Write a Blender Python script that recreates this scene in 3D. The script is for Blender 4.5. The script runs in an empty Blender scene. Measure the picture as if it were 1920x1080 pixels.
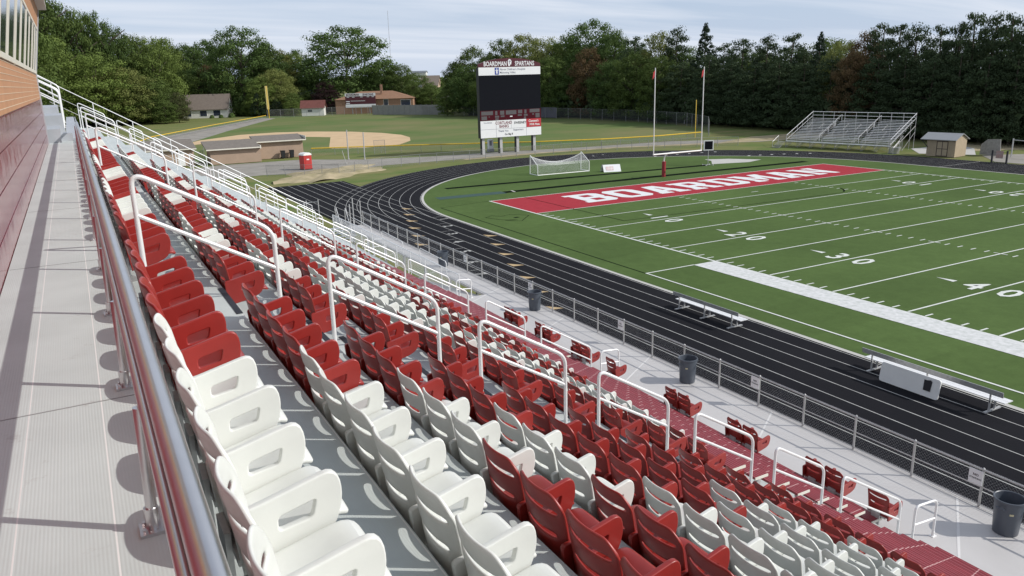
import bpy, bmesh, math, random
from mathutils import Vector, Matrix
from mathutils.geometry import tessellate_polygon
R = math.radians
SC = bpy.context.scene
COL = SC.collection
rnd = random.Random(7)

# ---------------------------------------------------------------- camera
cam_d = bpy.data.cameras.new("camera"); cam = bpy.data.objects.new("camera", cam_d); COL.objects.link(cam)
yaw, pit, rol = 0.501577, -0.267403, -0.0277829
F = Vector((math.sin(yaw)*math.cos(pit), math.cos(yaw)*math.cos(pit), math.sin(pit)))
r0 = F.cross(Vector((0, 0, 1))).normalized(); u0 = r0.cross(F)
rr = r0*math.cos(rol) + u0*math.sin(rol); uu = -r0*math.sin(rol) + u0*math.cos(rol)
M = Matrix((rr, uu, -F)).transposed().to_4x4(); M.translation = Vector((-35.5103, -59.7708, 12.1139))
cam.matrix_world = M
cam_d.sensor_width = 36; cam_d.lens = 1451.245/1920*36; cam_d.clip_start = 0.05; cam_d.clip_end = 6000
SC.camera = cam

# ---------------------------------------------------------------- light
SUN_AZ = Vector((0.80, -0.60)).normalized(); SUN_EL = R(34)
W = bpy.data.worlds.new("World"); SC.world = W; W.use_nodes = True
nt = W.node_tree; nt.nodes.clear()
def N(nt, t, **kw):
    n = nt.nodes.new(t)
    for k, v in kw.items():
        if k in ('inp',):
            for a, b in v.items(): n.inputs[a].default_value = b
        else: setattr(n, k, v)
    return n
out = N(nt, 'ShaderNodeOutputWorld'); bg = N(nt, 'ShaderNodeBackground')
sky = N(nt, 'ShaderNodeTexSky', sky_type='NISHITA', sun_disc=False)
sky.sun_elevation = SUN_EL; sky.sun_rotation = math.atan2(SUN_AZ.x, SUN_AZ.y)
sky.air_density = 1.0; sky.dust_density = 1.2; sky.ozone_density = 1.5; sky.altitude = 300
bg.inputs['Strength'].default_value = 0.10
# thin streaky cirrus: noise stretched along the horizon
tc = N(nt, 'ShaderNodeTexCoord'); sep = N(nt, 'ShaderNodeSeparateXYZ'); nt.links.new(tc.outputs['Generated'], sep.inputs[0])
den = N(nt, 'ShaderNodeMath', operation='MAXIMUM'); den.inputs[1].default_value = 0.02; nt.links.new(sep.outputs['Z'], den.inputs[0])
dv = N(nt, 'ShaderNodeMath', operation='ADD'); dv.inputs[1].default_value = 0.09; nt.links.new(den.outputs[0], dv.inputs[0])
vd = N(nt, 'ShaderNodeVectorMath', operation='DIVIDE'); nt.links.new(tc.outputs['Generated'], vd.inputs[0])
cx = N(nt, 'ShaderNodeCombineXYZ'); [nt.links.new(dv.outputs[0], cx.inputs[i]) for i in range(3)]
nt.links.new(cx.outputs[0], vd.inputs[1])
mp = N(nt, 'ShaderNodeMapping'); mp.inputs['Rotation'].default_value = (0, 0, R(28)); mp.inputs['Scale'].default_value = (0.22, 1.0, 1.0)
nt.links.new(vd.outputs[0], mp.inputs[0])
nz = N(nt, 'ShaderNodeTexNoise', inp={'Scale': 1.0, 'Detail': 7.0, 'Roughness': 0.55, 'Distortion': 0.4}); nt.links.new(mp.outputs[0], nz.inputs[0])
rp = N(nt, 'ShaderNodeValToRGB'); rp.color_ramp.elements[0].position = .36; rp.color_ramp.elements[1].position = .62
rp.color_ramp.elements[0].color = (.14, .14, .14, 1); rp.color_ramp.elements[1].color = (.92, .92, .92, 1)
nt.links.new(nz.outputs['Fac'], rp.inputs[0])
mx = N(nt, 'ShaderNodeMix', data_type='RGBA'); nt.links.new(rp.outputs[0], mx.inputs['Factor'])
lowf = N(nt, 'ShaderNodeMapRange'); lowf.inputs['From Min'].default_value = .0; lowf.inputs['From Max'].default_value = .40; lowf.inputs['To Min'].default_value = .85; lowf.inputs['To Max'].default_value = 0.
nt.links.new(sep.outputs['Z'], lowf.inputs[0])
mb_ = N(nt, 'ShaderNodeMix', data_type='RGBA'); mb_.inputs['B'].default_value = (4.5, 5.6, 7.7, 1); nt.links.new(lowf.outputs[0], mb_.inputs['Factor']); nt.links.new(sky.outputs[0], mb_.inputs['A'])
nt.links.new(mb_.outputs['Result'], mx.inputs['A']); mx.inputs['B'].default_value = (7.0, 7.5, 8.4, 1)
nt.links.new(mx.outputs['Result'], bg.inputs['Color']); nt.links.new(bg.outputs[0], out.inputs[0])
sd = bpy.data.lights.new("sun", 'SUN'); sd.energy = 3.6; sd.angle = R(0.53); sd.color = (1, .96, .90)
sun = bpy.data.objects.new("sun", sd); COL.objects.link(sun)
sdir = Vector((-SUN_AZ.x*math.cos(SUN_EL), -SUN_AZ.y*math.cos(SUN_EL), -math.sin(SUN_EL)))
sun.rotation_euler = sdir.to_track_quat('-Z', 'Y').to_euler()
SC.view_settings.view_transform = 'Standard'; SC.view_settings.look = 'None'
SC.view_settings.exposure = 0.12; SC.view_settings.gamma = 1.0
SC.render.engine = 'CYCLES'

# ---------------------------------------------------------------- materials
MATS = {}
def mat(name, col, rough=.6, metal=0., nscale=0., namt=0., col2=None, bump=0., bscale=40., spec=.5, coord='Object', mapscale=(1, 1, 1), rand=0., translucent=0.):
    if name in MATS: return MATS[name]
    m = bpy.data.materials.new(name); m.use_nodes = True; t = m.node_tree; b = t.nodes['Principled BSDF']
    b.inputs['Base Color'].default_value = (*col, 1); b.inputs['Roughness'].default_value = rough; b.inputs['Metallic'].default_value = metal
    b.inputs['Specular IOR Level'].default_value = spec
    last = None
    if nscale:
        c = N(t, 'ShaderNodeTexCoord'); mpn = N(t, 'ShaderNodeMapping'); mpn.inputs['Scale'].default_value = mapscale
        t.links.new(c.outputs[coord], mpn.inputs[0])
        n = N(t, 'ShaderNodeTexNoise', inp={'Scale': nscale, 'Detail': 6., 'Roughness': .6}); t.links.new(mpn.outputs[0], n.inputs[0])
        r = N(t, 'ShaderNodeValToRGB'); r.color_ramp.elements[0].position = .32; r.color_ramp.elements[1].position = .68
        c2 = col2 if col2 else tuple(x*(1-namt) for x in col)
        r.color_ramp.elements[0].color = (*c2, 1); r.color_ramp.elements[1].color = (*col, 1)
        t.links.new(n.outputs['Fac'], r.inputs[0]); last = r.outputs[0]; t.links.new(last, b.inputs['Base Color'])
        if bump:
            n2 = N(t, 'ShaderNodeTexNoise', inp={'Scale': bscale, 'Detail': 3.}); t.links.new(mpn.outputs[0], n2.inputs[0])
            bp = N(t, 'ShaderNodeBump', inp={'Strength': bump}); bp.inputs['Distance'].default_value = .02
            t.links.new(n2.outputs['Fac'], bp.inputs['Height']); t.links.new(bp.outputs[0], b.inputs['Normal'])
    if rand:
        oi = N(t, 'ShaderNodeObjectInfo'); h = N(t, 'ShaderNodeHueSaturation')
        mr = N(t, 'ShaderNodeMapRange'); mr.inputs['To Min'].default_value = 1-rand; mr.inputs['To Max'].default_value = 1+rand
        t.links.new(oi.outputs['Random'], mr.inputs[0]); t.links.new(mr.outputs[0], h.inputs['Value'])
        if last: t.links.new(last, h.inputs['Color'])
        else: h.inputs['Color'].default_value = (*col, 1)
        last = h.outputs[0]; t.links.new(last, b.inputs['Base Color'])
    if translucent:
        tr = N(t, 'ShaderNodeBsdfTranslucent'); ms = N(t, 'ShaderNodeMixShader'); ms.inputs[0].default_value = translucent
        if last: t.links.new(last, tr.inputs[0])
        else: tr.inputs[0].default_value = (*col, 1)
        o = t.nodes['Material Output']; t.links.new(b.outputs[0], ms.inputs[1]); t.links.new(tr.outputs[0], ms.inputs[2]); t.links.new(ms.outputs[0], o.inputs[0])
    MATS[name] = m; return m

def mathn(t, op, a, b=None):
    n = N(t, 'ShaderNodeMath', operation=op)
    for i, v in ((0, a), (1, b)):
        if v is None: continue
        if isinstance(v, (int, float)): n.inputs[i].default_value = v
        else: t.links.new(v, n.inputs[i])
    return n.outputs[0]

def deck_mat():
    """extruded aluminium planks: fine ribs along Y, plank seams, faint stains"""
    m = mat('aluminium_deck', (.555, .595, .580), .55, .05, nscale=1.3, namt=.13, bump=0)
    t = m.node_tree; b = t.nodes['Principled BSDF']
    c = N(t, 'ShaderNodeTexCoord'); s = N(t, 'ShaderNodeSeparateXYZ'); t.links.new(c.outputs['Object'], s.inputs[0])
    X = s.outputs['X']
    rib = mathn(t, 'SINE', mathn(t, 'MULTIPLY', X, 2*math.pi/.0125))
    bp = N(t, 'ShaderNodeBump', inp={'Strength': .10}); bp.inputs['Distance'].default_value = .0015
    t.links.new(rib, bp.inputs['Height']); t.links.new(bp.outputs[0], b.inputs['Normal'])
    fr = mathn(t, 'FRACT', mathn(t, 'MULTIPLY', mathn(t, 'ADD', X, 35.899), 1/.306))
    seam = mathn(t, 'LESS_THAN', mathn(t, 'ABSOLUTE', mathn(t, 'SUBTRACT', fr, .5)), .49)
    old = b.inputs['Base Color'].links[0].from_socket
    n2 = N(t, 'ShaderNodeTexNoise', inp={'Scale': 5., 'Detail': 8., 'Roughness': .7}); t.links.new(c.outputs['Object'], n2.inputs[0])
    st = N(t, 'ShaderNodeMapRange'); st.inputs['From Min'].default_value = .62; st.inputs['From Max'].default_value = .75; t.links.new(n2.outputs['Fac'], st.inputs[0])
    mx1 = N(t, 'ShaderNodeMix', data_type='RGBA'); mx1.inputs['B'].default_value = (.36, .345, .33, 1)
    t.links.new(mathn(t, 'MULTIPLY', st.outputs[0], .8), mx1.inputs['Factor']); t.links.new(old, mx1.inputs['A'])
    mx2 = N(t, 'ShaderNodeMix', data_type='RGBA'); mx2.inputs['A'].default_value = (.74, .73, .71, 1)
    t.links.new(seam, mx2.inputs['Factor']); t.links.new(mx1.outputs['Result'], mx2.inputs['B']); t.links.new(mx2.outputs['Result'], b.inputs['Base Color'])
    return m
def bench_mat():
    """red painted bench planks: ridges along Y and a joint mark every seat width"""
    m = mat('red_bench_paint', (.28, .036, .046), .42, 0, nscale=2.2, namt=.22)
    t = m.node_tree; b = t.nodes['Principled BSDF']
    c = N(t, 'ShaderNodeTexCoord'); s = N(t, 'ShaderNodeSeparateXYZ'); t.links.new(c.outputs['Object'], s.inputs[0])
    rib = mathn(t, 'SINE', mathn(t, 'MULTIPLY', s.outputs['X'], 2*math.pi/.05))
    bp = N(t, 'ShaderNodeBump', inp={'Strength': .6}); bp.inputs['Distance'].default_value = .006
    t.links.new(rib, bp.inputs['Height']); t.links.new(bp.outputs[0], b.inputs['Normal'])
    fr = mathn(t, 'FRACT', mathn(t, 'ADD', mathn(t, 'MULTIPLY', s.outputs['Y'], 1/.46), mathn(t, 'MULTIPLY', s.outputs['Z'], 1.7)))
    mk = mathn(t, 'LESS_THAN', fr, .035)
    old = b.inputs['Base Color'].links[0].from_socket
    mx1 = N(t, 'ShaderNodeMix', data_type='RGBA'); mx1.inputs['B'].default_value = (.62, .35, .34, 1)
    t.links.new(mk, mx1.inputs['Factor']); t.links.new(old, mx1.inputs['A']); t.links.new(mx1.outputs['Result'], b.inputs['Base Color'])
    return m

DECK = deck_mat(); BENCH = bench_mat()
RISER = mat('aluminium_riser', (.45, .47, .50), .5, .2, nscale=2., namt=.1)
ALU = mat('brushed_aluminium', (.84, .84, .84), .36, .25, nscale=6, namt=.06)
ALUP = mat('polished_pipe', (.66, .65, .66), .29, 1.0, nscale=5, namt=.08)
GALV = mat('galvanised_steel', (.56, .56, .56), .5, .5, nscale=9, namt=.2)
DGALV = mat('weathered_galvanised', (.32, .32, .32), .6, .3, nscale=5, namt=.2)
RED = mat('red_seat_plastic', (.300, .026, .021), .36, nscale=4., namt=.20, rand=.08)
WHITE = mat('white_seat_plastic', (.69, .70, .665), .36, nscale=4., namt=.09, rand=.04)
REDM = mat('red_wall_metal', (.24, .030, .040), .13, .0, nscale=1.5, namt=.2, spec=1.0, bump=.55, bscale=2.2)
TURF = None
GREEN_D = (.055, .12, .028)
def turf_mat():
    m = mat('synthetic_turf', (.091, .142, .045), .95, nscale=.08, col2=(.071, .112, .036), spec=.05)
    t = m.node_tree; b = t.nodes['Principled BSDF']
    c = N(t, 'ShaderNodeTexCoord'); n2 = N(t, 'ShaderNodeTexNoise', inp={'Scale': 1.3, 'Detail': 9., 'Roughness': .85}); t.links.new(c.outputs['Object'], n2.inputs[0])
    mr = N(t, 'ShaderNodeMapRange'); mr.inputs['To Min'].default_value = .60; mr.inputs['To Max'].default_value = 1.40; t.links.new(n2.outputs['Fac'], mr.inputs[0])
    old = b.inputs['Base Color'].links[0].from_socket
    sy = N(t, 'ShaderNodeSeparateXYZ'); t.links.new(c.outputs['Object'], sy.inputs[0])
    bandv = mathn(t, 'ADD', .965, mathn(t, 'MULTIPLY', .07, mathn(t, 'MODULO', mathn(t, 'FLOOR', mathn(t, 'ADD', 40., mathn(t, 'MULTIPLY', sy.outputs['Y'], 1/4.572))), 2.)))
    h = N(t, 'ShaderNodeHueSaturation'); t.links.new(old, h.inputs['Color']); t.links.new(mathn(t, 'MULTIPLY', mr.outputs[0], bandv), h.inputs['Value']); t.links.new(h.outputs[0], b.inputs['Base Color'])
    return m
TURF = turf_mat()
ASPH = mat('black_track_rubber', (.015, .015, .018), .85, nscale=.35, namt=.3, col2=(.012, .012, .015), bump=.3, bscale=60, spec=.06)
GRASS = mat('mown_grass', (.105, .155, .042), .95, nscale=.09, col2=(.21, .19, .085), spec=.1, mapscale=(1, 2.2, 1))
GRASSG = mat('outfield_grass', (.082, .150, .040), .95, nscale=.035, col2=(.185, .18, .080), spec=.1, mapscale=(1, 1.4, 1))
DIRT = mat('infield_dirt', (.60, .44, .27), .95, nscale=.25, namt=.15, spec=.1)
SAND = mat('pale_sandy_soil', (.46, .38, .25), .95, nscale=.5, col2=(.26, .23, .13), spec=.1, bump=.5, bscale=5)
GRAVEL = mat('gravel_road_stone', (.33, .31, .28), .95, nscale=.35, col2=(.24, .225, .20), spec=.1)
CONC = mat('pale_concrete', (.50, .49, .46), .85, nscale=.7, namt=.12)
LINE = mat('white_field_paint', (.70, .72, .68), .85, nscale=3., namt=.15)
LINET = mat('white_track_paint', (.50, .50, .48), .85, nscale=2., namt=.4)
ENDZ = mat('red_end_zone_turf', (.37, .032, .045), .9, nscale=1.5, namt=.14, spec=.15)
BLK = mat('black_turf_line', (.008, .013, .008), 1., nscale=2, namt=.2, spec=.02)
WHP = mat('white_gloss_paint', (.80, .80, .78), .4, nscale=3, namt=.05)
YEL = mat('yellow_fence_cap', (.72, .47, .03), .6, nscale=2, namt=.15)
TANB = mat('tan_block_wall', (.40, .29, .215), .85, nscale=1.2, namt=.12)
ROOFG = mat('grey_brown_shingles', (.20, .175, .15), .9, nscale=2.0, namt=.25)
DARK = mat('near_black_plastic', (.02, .021, .025), .45, nscale=3, namt=.2)
BINM = mat('blue_grey_bin_plastic', (.085, .10, .125), .42, nscale=2, namt=.15)
MAROON = mat('maroon_panel', (.085, .012, .022), .4, nscale=2, namt=.1)
SCREEN = mat('dark_led_screen', (.011, .012, .016), .95, nscale=2, namt=.1, spec=.05)
SIGNW = mat('white_sign_face', (.78, .79, .80), .5, nscale=1, namt=.03)
GLASS = mat('dark_window_glass', (.035, .045, .075), .06, nscale=1, namt=.1, spec=.9)
CREAM = mat('cream_window_trim', (.72, .69, .60), .5, nscale=4, namt=.08)
SOFFIT = mat('beige_soffit', (.50, .46, .42), .7, nscale=1, namt=.06)
NET = mat('white_net', (.75, .76, .75), .8, nscale=2, namt=.05)
TEAL = mat('dark_teal_mat', (.030, .075, .062), .85, nscale=1.5, namt=.2)
STRIP = mat('black_nosing_strip', (.018, .02, .03), .7, nscale=4, namt=.2)
BARK = mat('tree_bark', (.10, .08, .06), .95, nscale=4, namt=.4)
CLADDING = mat('orange_brick_cladding', (.46, .235, .12), .75, nscale=3, namt=.15)
TBLUE = mat('sign_blue', (.03, .06, .30), .5, nscale=2, namt=.05)
TRED = mat('sign_red', (.45, .03, .04), .5, nscale=2, namt=.05)
TBLK = mat('sign_black', (.02, .02, .025), .6, nscale=2, namt=.05)
TMAR = mat('sign_maroon', (.16, .010, .02), .6, nscale=2, namt=.05)
TGREY = mat('sign_grey', (.22, .23, .28), .6, nscale=2, namt=.05)

# ---------------------------------------------------------------- mesh builder
class MB:
    def __init__(s): s.v = []; s.f = []; s.m = []
    def add(s, vs, fs, mi=0):
        o = len(s.v); s.v += [tuple(v) for v in vs]; s.f += [tuple(o+i for i in f) for f in fs]; s.m += [mi]*len(fs); return s
    def box(s, a, b, mi=0):
        x0, y0, z0 = a; x1, y1, z1 = b
        return s.add([(x0, y0, z0), (x1, y0, z0), (x1, y1, z0), (x0, y1, z0), (x0, y0, z1), (x1, y0, z1), (x1, y1, z1), (x0, y1, z1)],
                     [(0, 3, 2, 1), (4, 5, 6, 7), (0, 1, 5, 4), (1, 2, 6, 5), (2, 3, 7, 6), (3, 0, 4, 7)], mi)
    def obox(s, c, ax, ay, az, mi=0):
        c = Vector(c); ax = Vector(ax); ay = Vector(ay); az = Vector(az)
        vs = [c+i*ax+j*ay+k*az for k in (-1, 1) for i, j in ((-1, -1), (1, -1), (1, 1), (-1, 1))]
        return s.add(vs, [(0, 3, 2, 1), (4, 5, 6, 7), (0, 1, 5, 4), (1, 2, 6, 5), (2, 3, 7, 6), (3, 0, 4, 7)], mi)
    def cyl(s, p0, p1, r0, r1=None, n=12, mi=0, cap=True):
        r1 = r0 if r1 is None else r1; p0 = Vector(p0); p1 = Vector(p1); d = (p1-p0).normalized()
        a = d.cross(Vector((0, 0, 1)) if abs(d.z) < .9 else Vector((1, 0, 0))).normalized(); b = d.cross(a)
        vs = []
        for p, r in ((p0, r0), (p1, r1)):
            for i in range(n):
                t = 2*math.pi*i/n; vs.append(p+a*math.cos(t)*r+b*math.sin(t)*r)
        fs = [(i, (i+1) % n, n+(i+1) % n, n+i) for i in range(n)]
        if cap: fs += [tuple(range(n))[::-1], tuple(range(n, 2*n))]
        return s.add(vs, fs, mi)
    def tube(s, pts, r, n=10, mi=0, cap=True):
        pts = [Vector(p) for p in pts]; ring = []; vs = []
        a = None
        for i, p in enumerate(pts):
            if i == 0: d = pts[1]-p
            elif i == len(pts)-1: d = p-pts[-2]
            else: d = (pts[i+1]-p).normalized()+(p-pts[i-1]).normalized()
            d.normalize()
            if a is None: a = d.cross(Vector((0, 1, 0)) if abs(d.y) < .9 else Vector((1, 0, 0))).normalized()
            a = (a-d*a.dot(d)).normalized(); b = d.cross(a)
            for k in range(n):
                t = 2*math.pi*k/n; vs.append(p+a*math.cos(t)*r+b*math.sin(t)*r)
        fs = []
        for i in range(len(pts)-1):
            for k in range(n): fs.append((i*n+k, i*n+(k+1) % n, (i+1)*n+(k+1) % n, (i+1)*n+k))
        if cap: fs += [tuple(range(n))[::-1], tuple(range((len(pts)-1)*n, len(pts)*n))]
        return s.add(vs, fs, mi)
    def poly(s, pts, z=0., mi=0):
        vs = [(p[0], p[1], p[2] if len(p) > 2 else z) for p in pts]
        tr = tessellate_polygon([[Vector(v) for v in vs]])
        fs = []
        for a, b, c in tr:
            A, B, Cc = Vector(vs[a]), Vector(vs[b]), Vector(vs[c])
            fs.append((a, b, c) if (B-A).cross(Cc-A).z >= 0 else (a, c, b))
        return s.add(vs, fs, mi)
    def prism(s, pts, h0, h1, axis='z', mi=0):
        """extrude a 2-D outline; axis tells which coordinate is the extrusion"""
        def P(p, h): return {'z': (p[0], p[1], h), 'x': (h, p[0], p[1]), 'y': (p[0], h, p[1])}[axis]
        n = len(pts); vs = [P(p, h0) for p in pts]+[P(p, h1) for p in pts]
        tr = tessellate_polygon([[Vector((p[0], p[1], 0)) for p in pts]])
        fs = [tuple(t) for t in tr]+[(a+n, c+n, b+n) for a, b, c in tr]
        fs += [(i, (i+1) % n, n+(i+1) % n, n+i) for i in range(n)]
        return s.add(vs, fs, mi)
    def strip(s, pts, w, z, mi=0):
        pts = [Vector((p[0], p[1], 0)) for p in pts]; vs = []
        for i, p in enumerate(pts):
            d = (pts[min(i+1, len(pts)-1)]-pts[max(i-1, 0)]).normalized(); nrm = Vector((-d.y, d.x, 0))*w/2
            vs += [(p.x+nrm.x, p.y+nrm.y, z), (p.x-nrm.x, p.y-nrm.y, z)]
        return s.add(vs, [(2*i, 2*i+1, 2*i+3, 2*i+2) for i in range(len(pts)-1)], mi)
    def mesh(s, name, mats, smooth=False):
        me = bpy.data.meshes.new(name); me.from_pydata(s.v, [], s.f)
        for m in (mats if isinstance(mats, (list, tuple)) else [mats]): me.materials.append(m)
        if any(s.m): me.polygons.foreach_set('material_index', s.m)
        bm = bmesh.new(); bm.from_mesh(me); bmesh.ops.recalc_face_normals(bm, faces=bm.faces)
        bm.to_mesh(me); bm.free()
        if smooth:
            me.polygons.foreach_set('use_smooth', [True]*len(me.polygons))
            me.set_sharp_from_angle(angle=R(40))
        me.update(); return me
    def build(s, name, mats, parent=None, smooth=False):
        o = bpy.data.objects.new(name, s.mesh(name, mats, smooth)); COL.objects.link(o)
        if parent: o.parent = parent
        return o
def tag(o, label=None, cat=None, group=None, kind=None):
    if label: o['label'] = label
    if cat: o['category'] = cat
    if group: o['group'] = group
    if kind: o['kind'] = kind
    return o
def empty(name, loc=(0, 0, 0), rz=0., label=None, cat=None, group=None):
    o = bpy.data.objects.new(name, None); o.empty_display_size = .2; COL.objects.link(o); o.location = loc; o.rotation_euler = (0, 0, rz)
    return tag(o, label, cat, group)
def obj(name, me, parent=None, loc=None):
    o = bpy.data.objects.new(name, me); COL.objects.link(o)
    if parent: o.parent = parent
    if loc: o.location = loc
    return o
def copy_tree(o, parent=None):
    c = o.copy(); COL.objects.link(c); c.parent = parent
    for ch in [x for x in bpy.data.objects if x.parent == o]: copy_tree(ch, c)
    return c
def struct(name, mb, m): return tag(mb.build(name, m), kind='structure')
def baked(mb, mats, solid=0., subd=0, off=0., bevel=0.):
    me = mb.mesh('tmp', mats, True)
    o = bpy.data.objects.new('tmp', me); COL.objects.link(o)
    if solid:
        k = o.modifiers.new('s', 'SOLIDIFY'); k.thickness = solid; k.offset = off
    if bevel:
        k = o.modifiers.new('b', 'BEVEL'); k.width = bevel; k.segments = 2; k.limit_method = 'ANGLE'
    if subd:
        k = o.modifiers.new('d', 'SUBSURF'); k.levels = subd; k.render_levels = subd
    dg = bpy.context.evaluated_depsgraph_get(); dg.update()
    r = bpy.data.meshes.new_from_object(o.evaluated_get(dg)); bpy.data.objects.remove(o)
    r.polygons.foreach_set('use_smooth', [True]*len(r.polygons)); return r
def curve_panel(outer, holes, depth, bevel, m, name='panel'):
    """rounded flat panel with holes in the XY plane, extruded along Z, returned as mesh"""
    cu = bpy.data.curves.new(name, 'CURVE'); cu.dimensions = '2D'; cu.fill_mode = 'BOTH'; cu.extrude = depth; cu.bevel_depth = bevel; cu.bevel_resolution = 2 if bevel else 0
    for pl in [outer]+holes:
        sp = cu.splines.new('POLY'); sp.points.add(len(pl)-1); sp.use_cyclic_u = True
        for i, p in enumerate(pl): sp.points[i].co = (p[0], p[1], 0, 1)
    o = bpy.data.objects.new('tmp', cu); COL.objects.link(o)
    dg = bpy.context.evaluated_depsgraph_get(); dg.update()
    me = bpy.data.meshes.new_from_object(o.evaluated_get(dg)); bpy.data.objects.remove(o); me.materials.clear(); me.materials.append(m); return me
def rounded(poly, rads, n=4):
    """replace corners by arcs"""
    outp = []; L = len(poly)
    for i, p in enumerate(poly):
        r = rads[i] if isinstance(rads, (list, tuple)) else rads
        P = Vector(p); A = (Vector(poly[i-1])-P); B = (Vector(poly[(i+1) % L])-P)
        r = min(r, A.length*.49, B.length*.49)
        if r <= 0: outp.append(tuple(P)); continue
        a = P+A.normalized()*r; b = P+B.normalized()*r
        for k in range(n+1):
            t = k/n; outp.append(tuple(a*(1-t)**2+P*2*t*(1-t)+b*t*t))
    return outp
def text_mesh(s, size, m, ext=0., off=0., align='CENTER', name='text', space=1., sx=1.):
    cu = bpy.data.curves.new(name, 'FONT'); cu.body = s; cu.size = size; cu.extrude = ext; cu.offset = off; cu.align_x = align; cu.align_y = 'CENTER'; cu.space_character = space
    cu.fill_mode = 'FRONT' if ext == 0 else 'BOTH'
    cu.resolution_u = 2
    o = bpy.data.objects.new('tmp', cu); COL.objects.link(o)
    dg = bpy.context.evaluated_depsgraph_get(); dg.update()
    me = bpy.data.meshes.new_from_object(o.evaluated_get(dg)); bpy.data.objects.remove(o)
    if sx != 1: me.transform(Matrix.Diagonal((sx, 1, 1, 1)))
    me.materials.clear(); me.materials.append(m); return me
def basis(xa, ya, loc):
    xa = Vector(xa).normalized(); ya = Vector(ya).normalized(); za = xa.cross(ya)
    m = Matrix((xa, ya, za)).transposed().to_4x4(); m.translation = Vector(loc); return m
def into(mb, me, mtx, mi=0):
    mb.add([mtx @ v.co for v in me.vertices], [tuple(p.vertices) for p in me.polygons], mi); bpy.data.meshes.remove(me)

# ================================================================ GROUND
g = MB()
GX = [-1500, -300, -120, -60, 0, 60, 120, 200, 400, 1800]; GY = [-1200, -200, -60, 0, 60, 120, 180, 260, 500, 2600]
g.add([(x, y, -.06) for y in GY for x in GX], [(j*10+i, j*10+i+1, j*10+i+11, j*10+i+10) for j in range(9) for i in range(9)])
struct('ground', g, GRASS)
def arc(cx, cy, r, a0, a1, n): return [(cx+r*math.cos(R(a0+(a1-a0)*i/n)), cy+r*math.sin(R(a0+(a1-a0)*i/n))) for i in range(n+1)]
CX, CY, RI = 24.3, 3.0, 31.75        # oval: centre of the far bend, radius of the inside lane line
LW = 1.07
# turf inside the oval
t = MB(); t.poly([(CX-RI+.35, -95)]+arc(CX, CY, RI-.35, 180, 0, 64)+[(CX+RI-.35, -95)], .02); struct('turf_field', t, TURF)
k = MB(); k.strip([(CX-RI+.22, -95)]+arc(CX, CY, RI-.22, 180, 0, 64)+[(CX+RI-.22, -95)], .26, .026); struct('field_kerb', k, CONC)
# track band
def band(r0, r1, z, n=72):
    b = MB(); A = [(CX-r0, -95)]+arc(CX, CY, r0, 180, 0, n)+[(CX+r0, -95)]; B = [(CX-r1, -95)]+arc(CX, CY, r1, 180, 0, n)+[(CX+r1, -95)]
    vs = []; 
    for p, q in zip(A, B): vs += [(p[0], p[1], z), (q[0], q[1], z)]
    b.add(vs, [(2*i, 2*i+1, 2*i+3, 2*i+2) for i in range(len(A)-1)]); return b
tb = band(RI-.6, RI+8*LW+.25, 0.)
struct('running_track', tb, ASPH)
ch = MB(); ch.poly([(CX-RI-8*LW-.3, CY-8), (CX-RI-8*LW-.3, 35.3), (-7.0, 35.3), (-7.0, 28.0), (-4, 22), (-8, 10)], .004-.008)
struct('sprint_chute', ch, ASPH)
ln = MB()
for i in range(0, 9):
    r = RI+i*LW; ln.strip([(CX-r, -95)]+arc(CX, CY, r, 180, 0, 90)+[(CX+r, -95)], .045, .006)
    if i: ln.strip([(CX-r, CY), (CX-r, 35.2)], .05, .010)
ln.strip([(CX-RI, CY), (CX-RI, 35.2)], .05, .010)
for i in range(6):       # start marks on the far bend and far straight
    a = 38-i*2.5; ln.strip([(CX+(RI+.1+i*LW)*math.cos(R(a)), CY+(RI+.1+i*LW)*math.sin(R(a))), (CX+(RI+.9+i*LW)*math.cos(R(a)), CY+(RI+.9+i*LW)*math.sin(R(a)))], .35, .011)
    a = 62-i*3.1; ln.strip([(CX+(RI+.2+i*LW)*math.cos(R(a)), CY+(RI+.2+i*LW)*math.sin(R(a))), (CX+(RI+.8+i*LW)*math.cos(R(a)), CY+(RI+.8+i*LW)*math.sin(R(a)))], .4, .011)
    a = 88-i*3.0; ln.strip([(CX+(RI+.2+i*LW)*math.cos(R(a)), CY+(RI+.2+i*LW)*math.sin(R(a))), (CX+(RI+.8+i*LW)*math.cos(R(a)), CY+(RI+.8+i*LW)*math.sin(R(a)))], .25, .011)
ln.strip([(CX+RI, -2), (CX+RI+8*LW, -2)], .1, .011); ln.strip([(CX+RI, -12), (CX+RI+8*LW, -12)], .07, .011)
for i in range(7):
    ln.strip([(CX-RI-i*LW, 7.6-3.3*i-3.6), (CX-RI-(i+1)*LW, 7.6-3.3*i-3.6)], .05, .011)
struct('track_lane_lines', ln, LINET)
nm = MB()
for i, (x, y) in enumerate([(-7.99, 2.72), (-9.10, -.59), (-10.17, -3.85), (-11.2, -6.95), (-12.25, -10.4), (-13.32, -13.7), (-14.3, -16.9)]):
    into(nm, text_mesh(str(i+1), 1.15, LINET, off=.03), basis((0, -1, 0), (1, 0, 0), (x, y, .013)))
struct('track_lane_numbers', nm, LINET)
tr_ = MB()
for i in range(7):
    for (x0, y0, sx_, sy_) in ((-8.48, 10.3, -1.06, -3.27), (-8.0, -6.2, -1.06, -3.24)):
        x, y = x0+sx_*i, y0+sy_*i
        if x > -15.2: tr_.add([(x-.38, y+.50, .012), (x-.38, y-.45, .012), (x+.42, y-.55, .012)], [(0, 1, 2)])
struct('exchange_zone_triangles', tr_, mat('tan_track_paint', (.50, .36, .19), .8, nscale=3, namt=.15))

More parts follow.
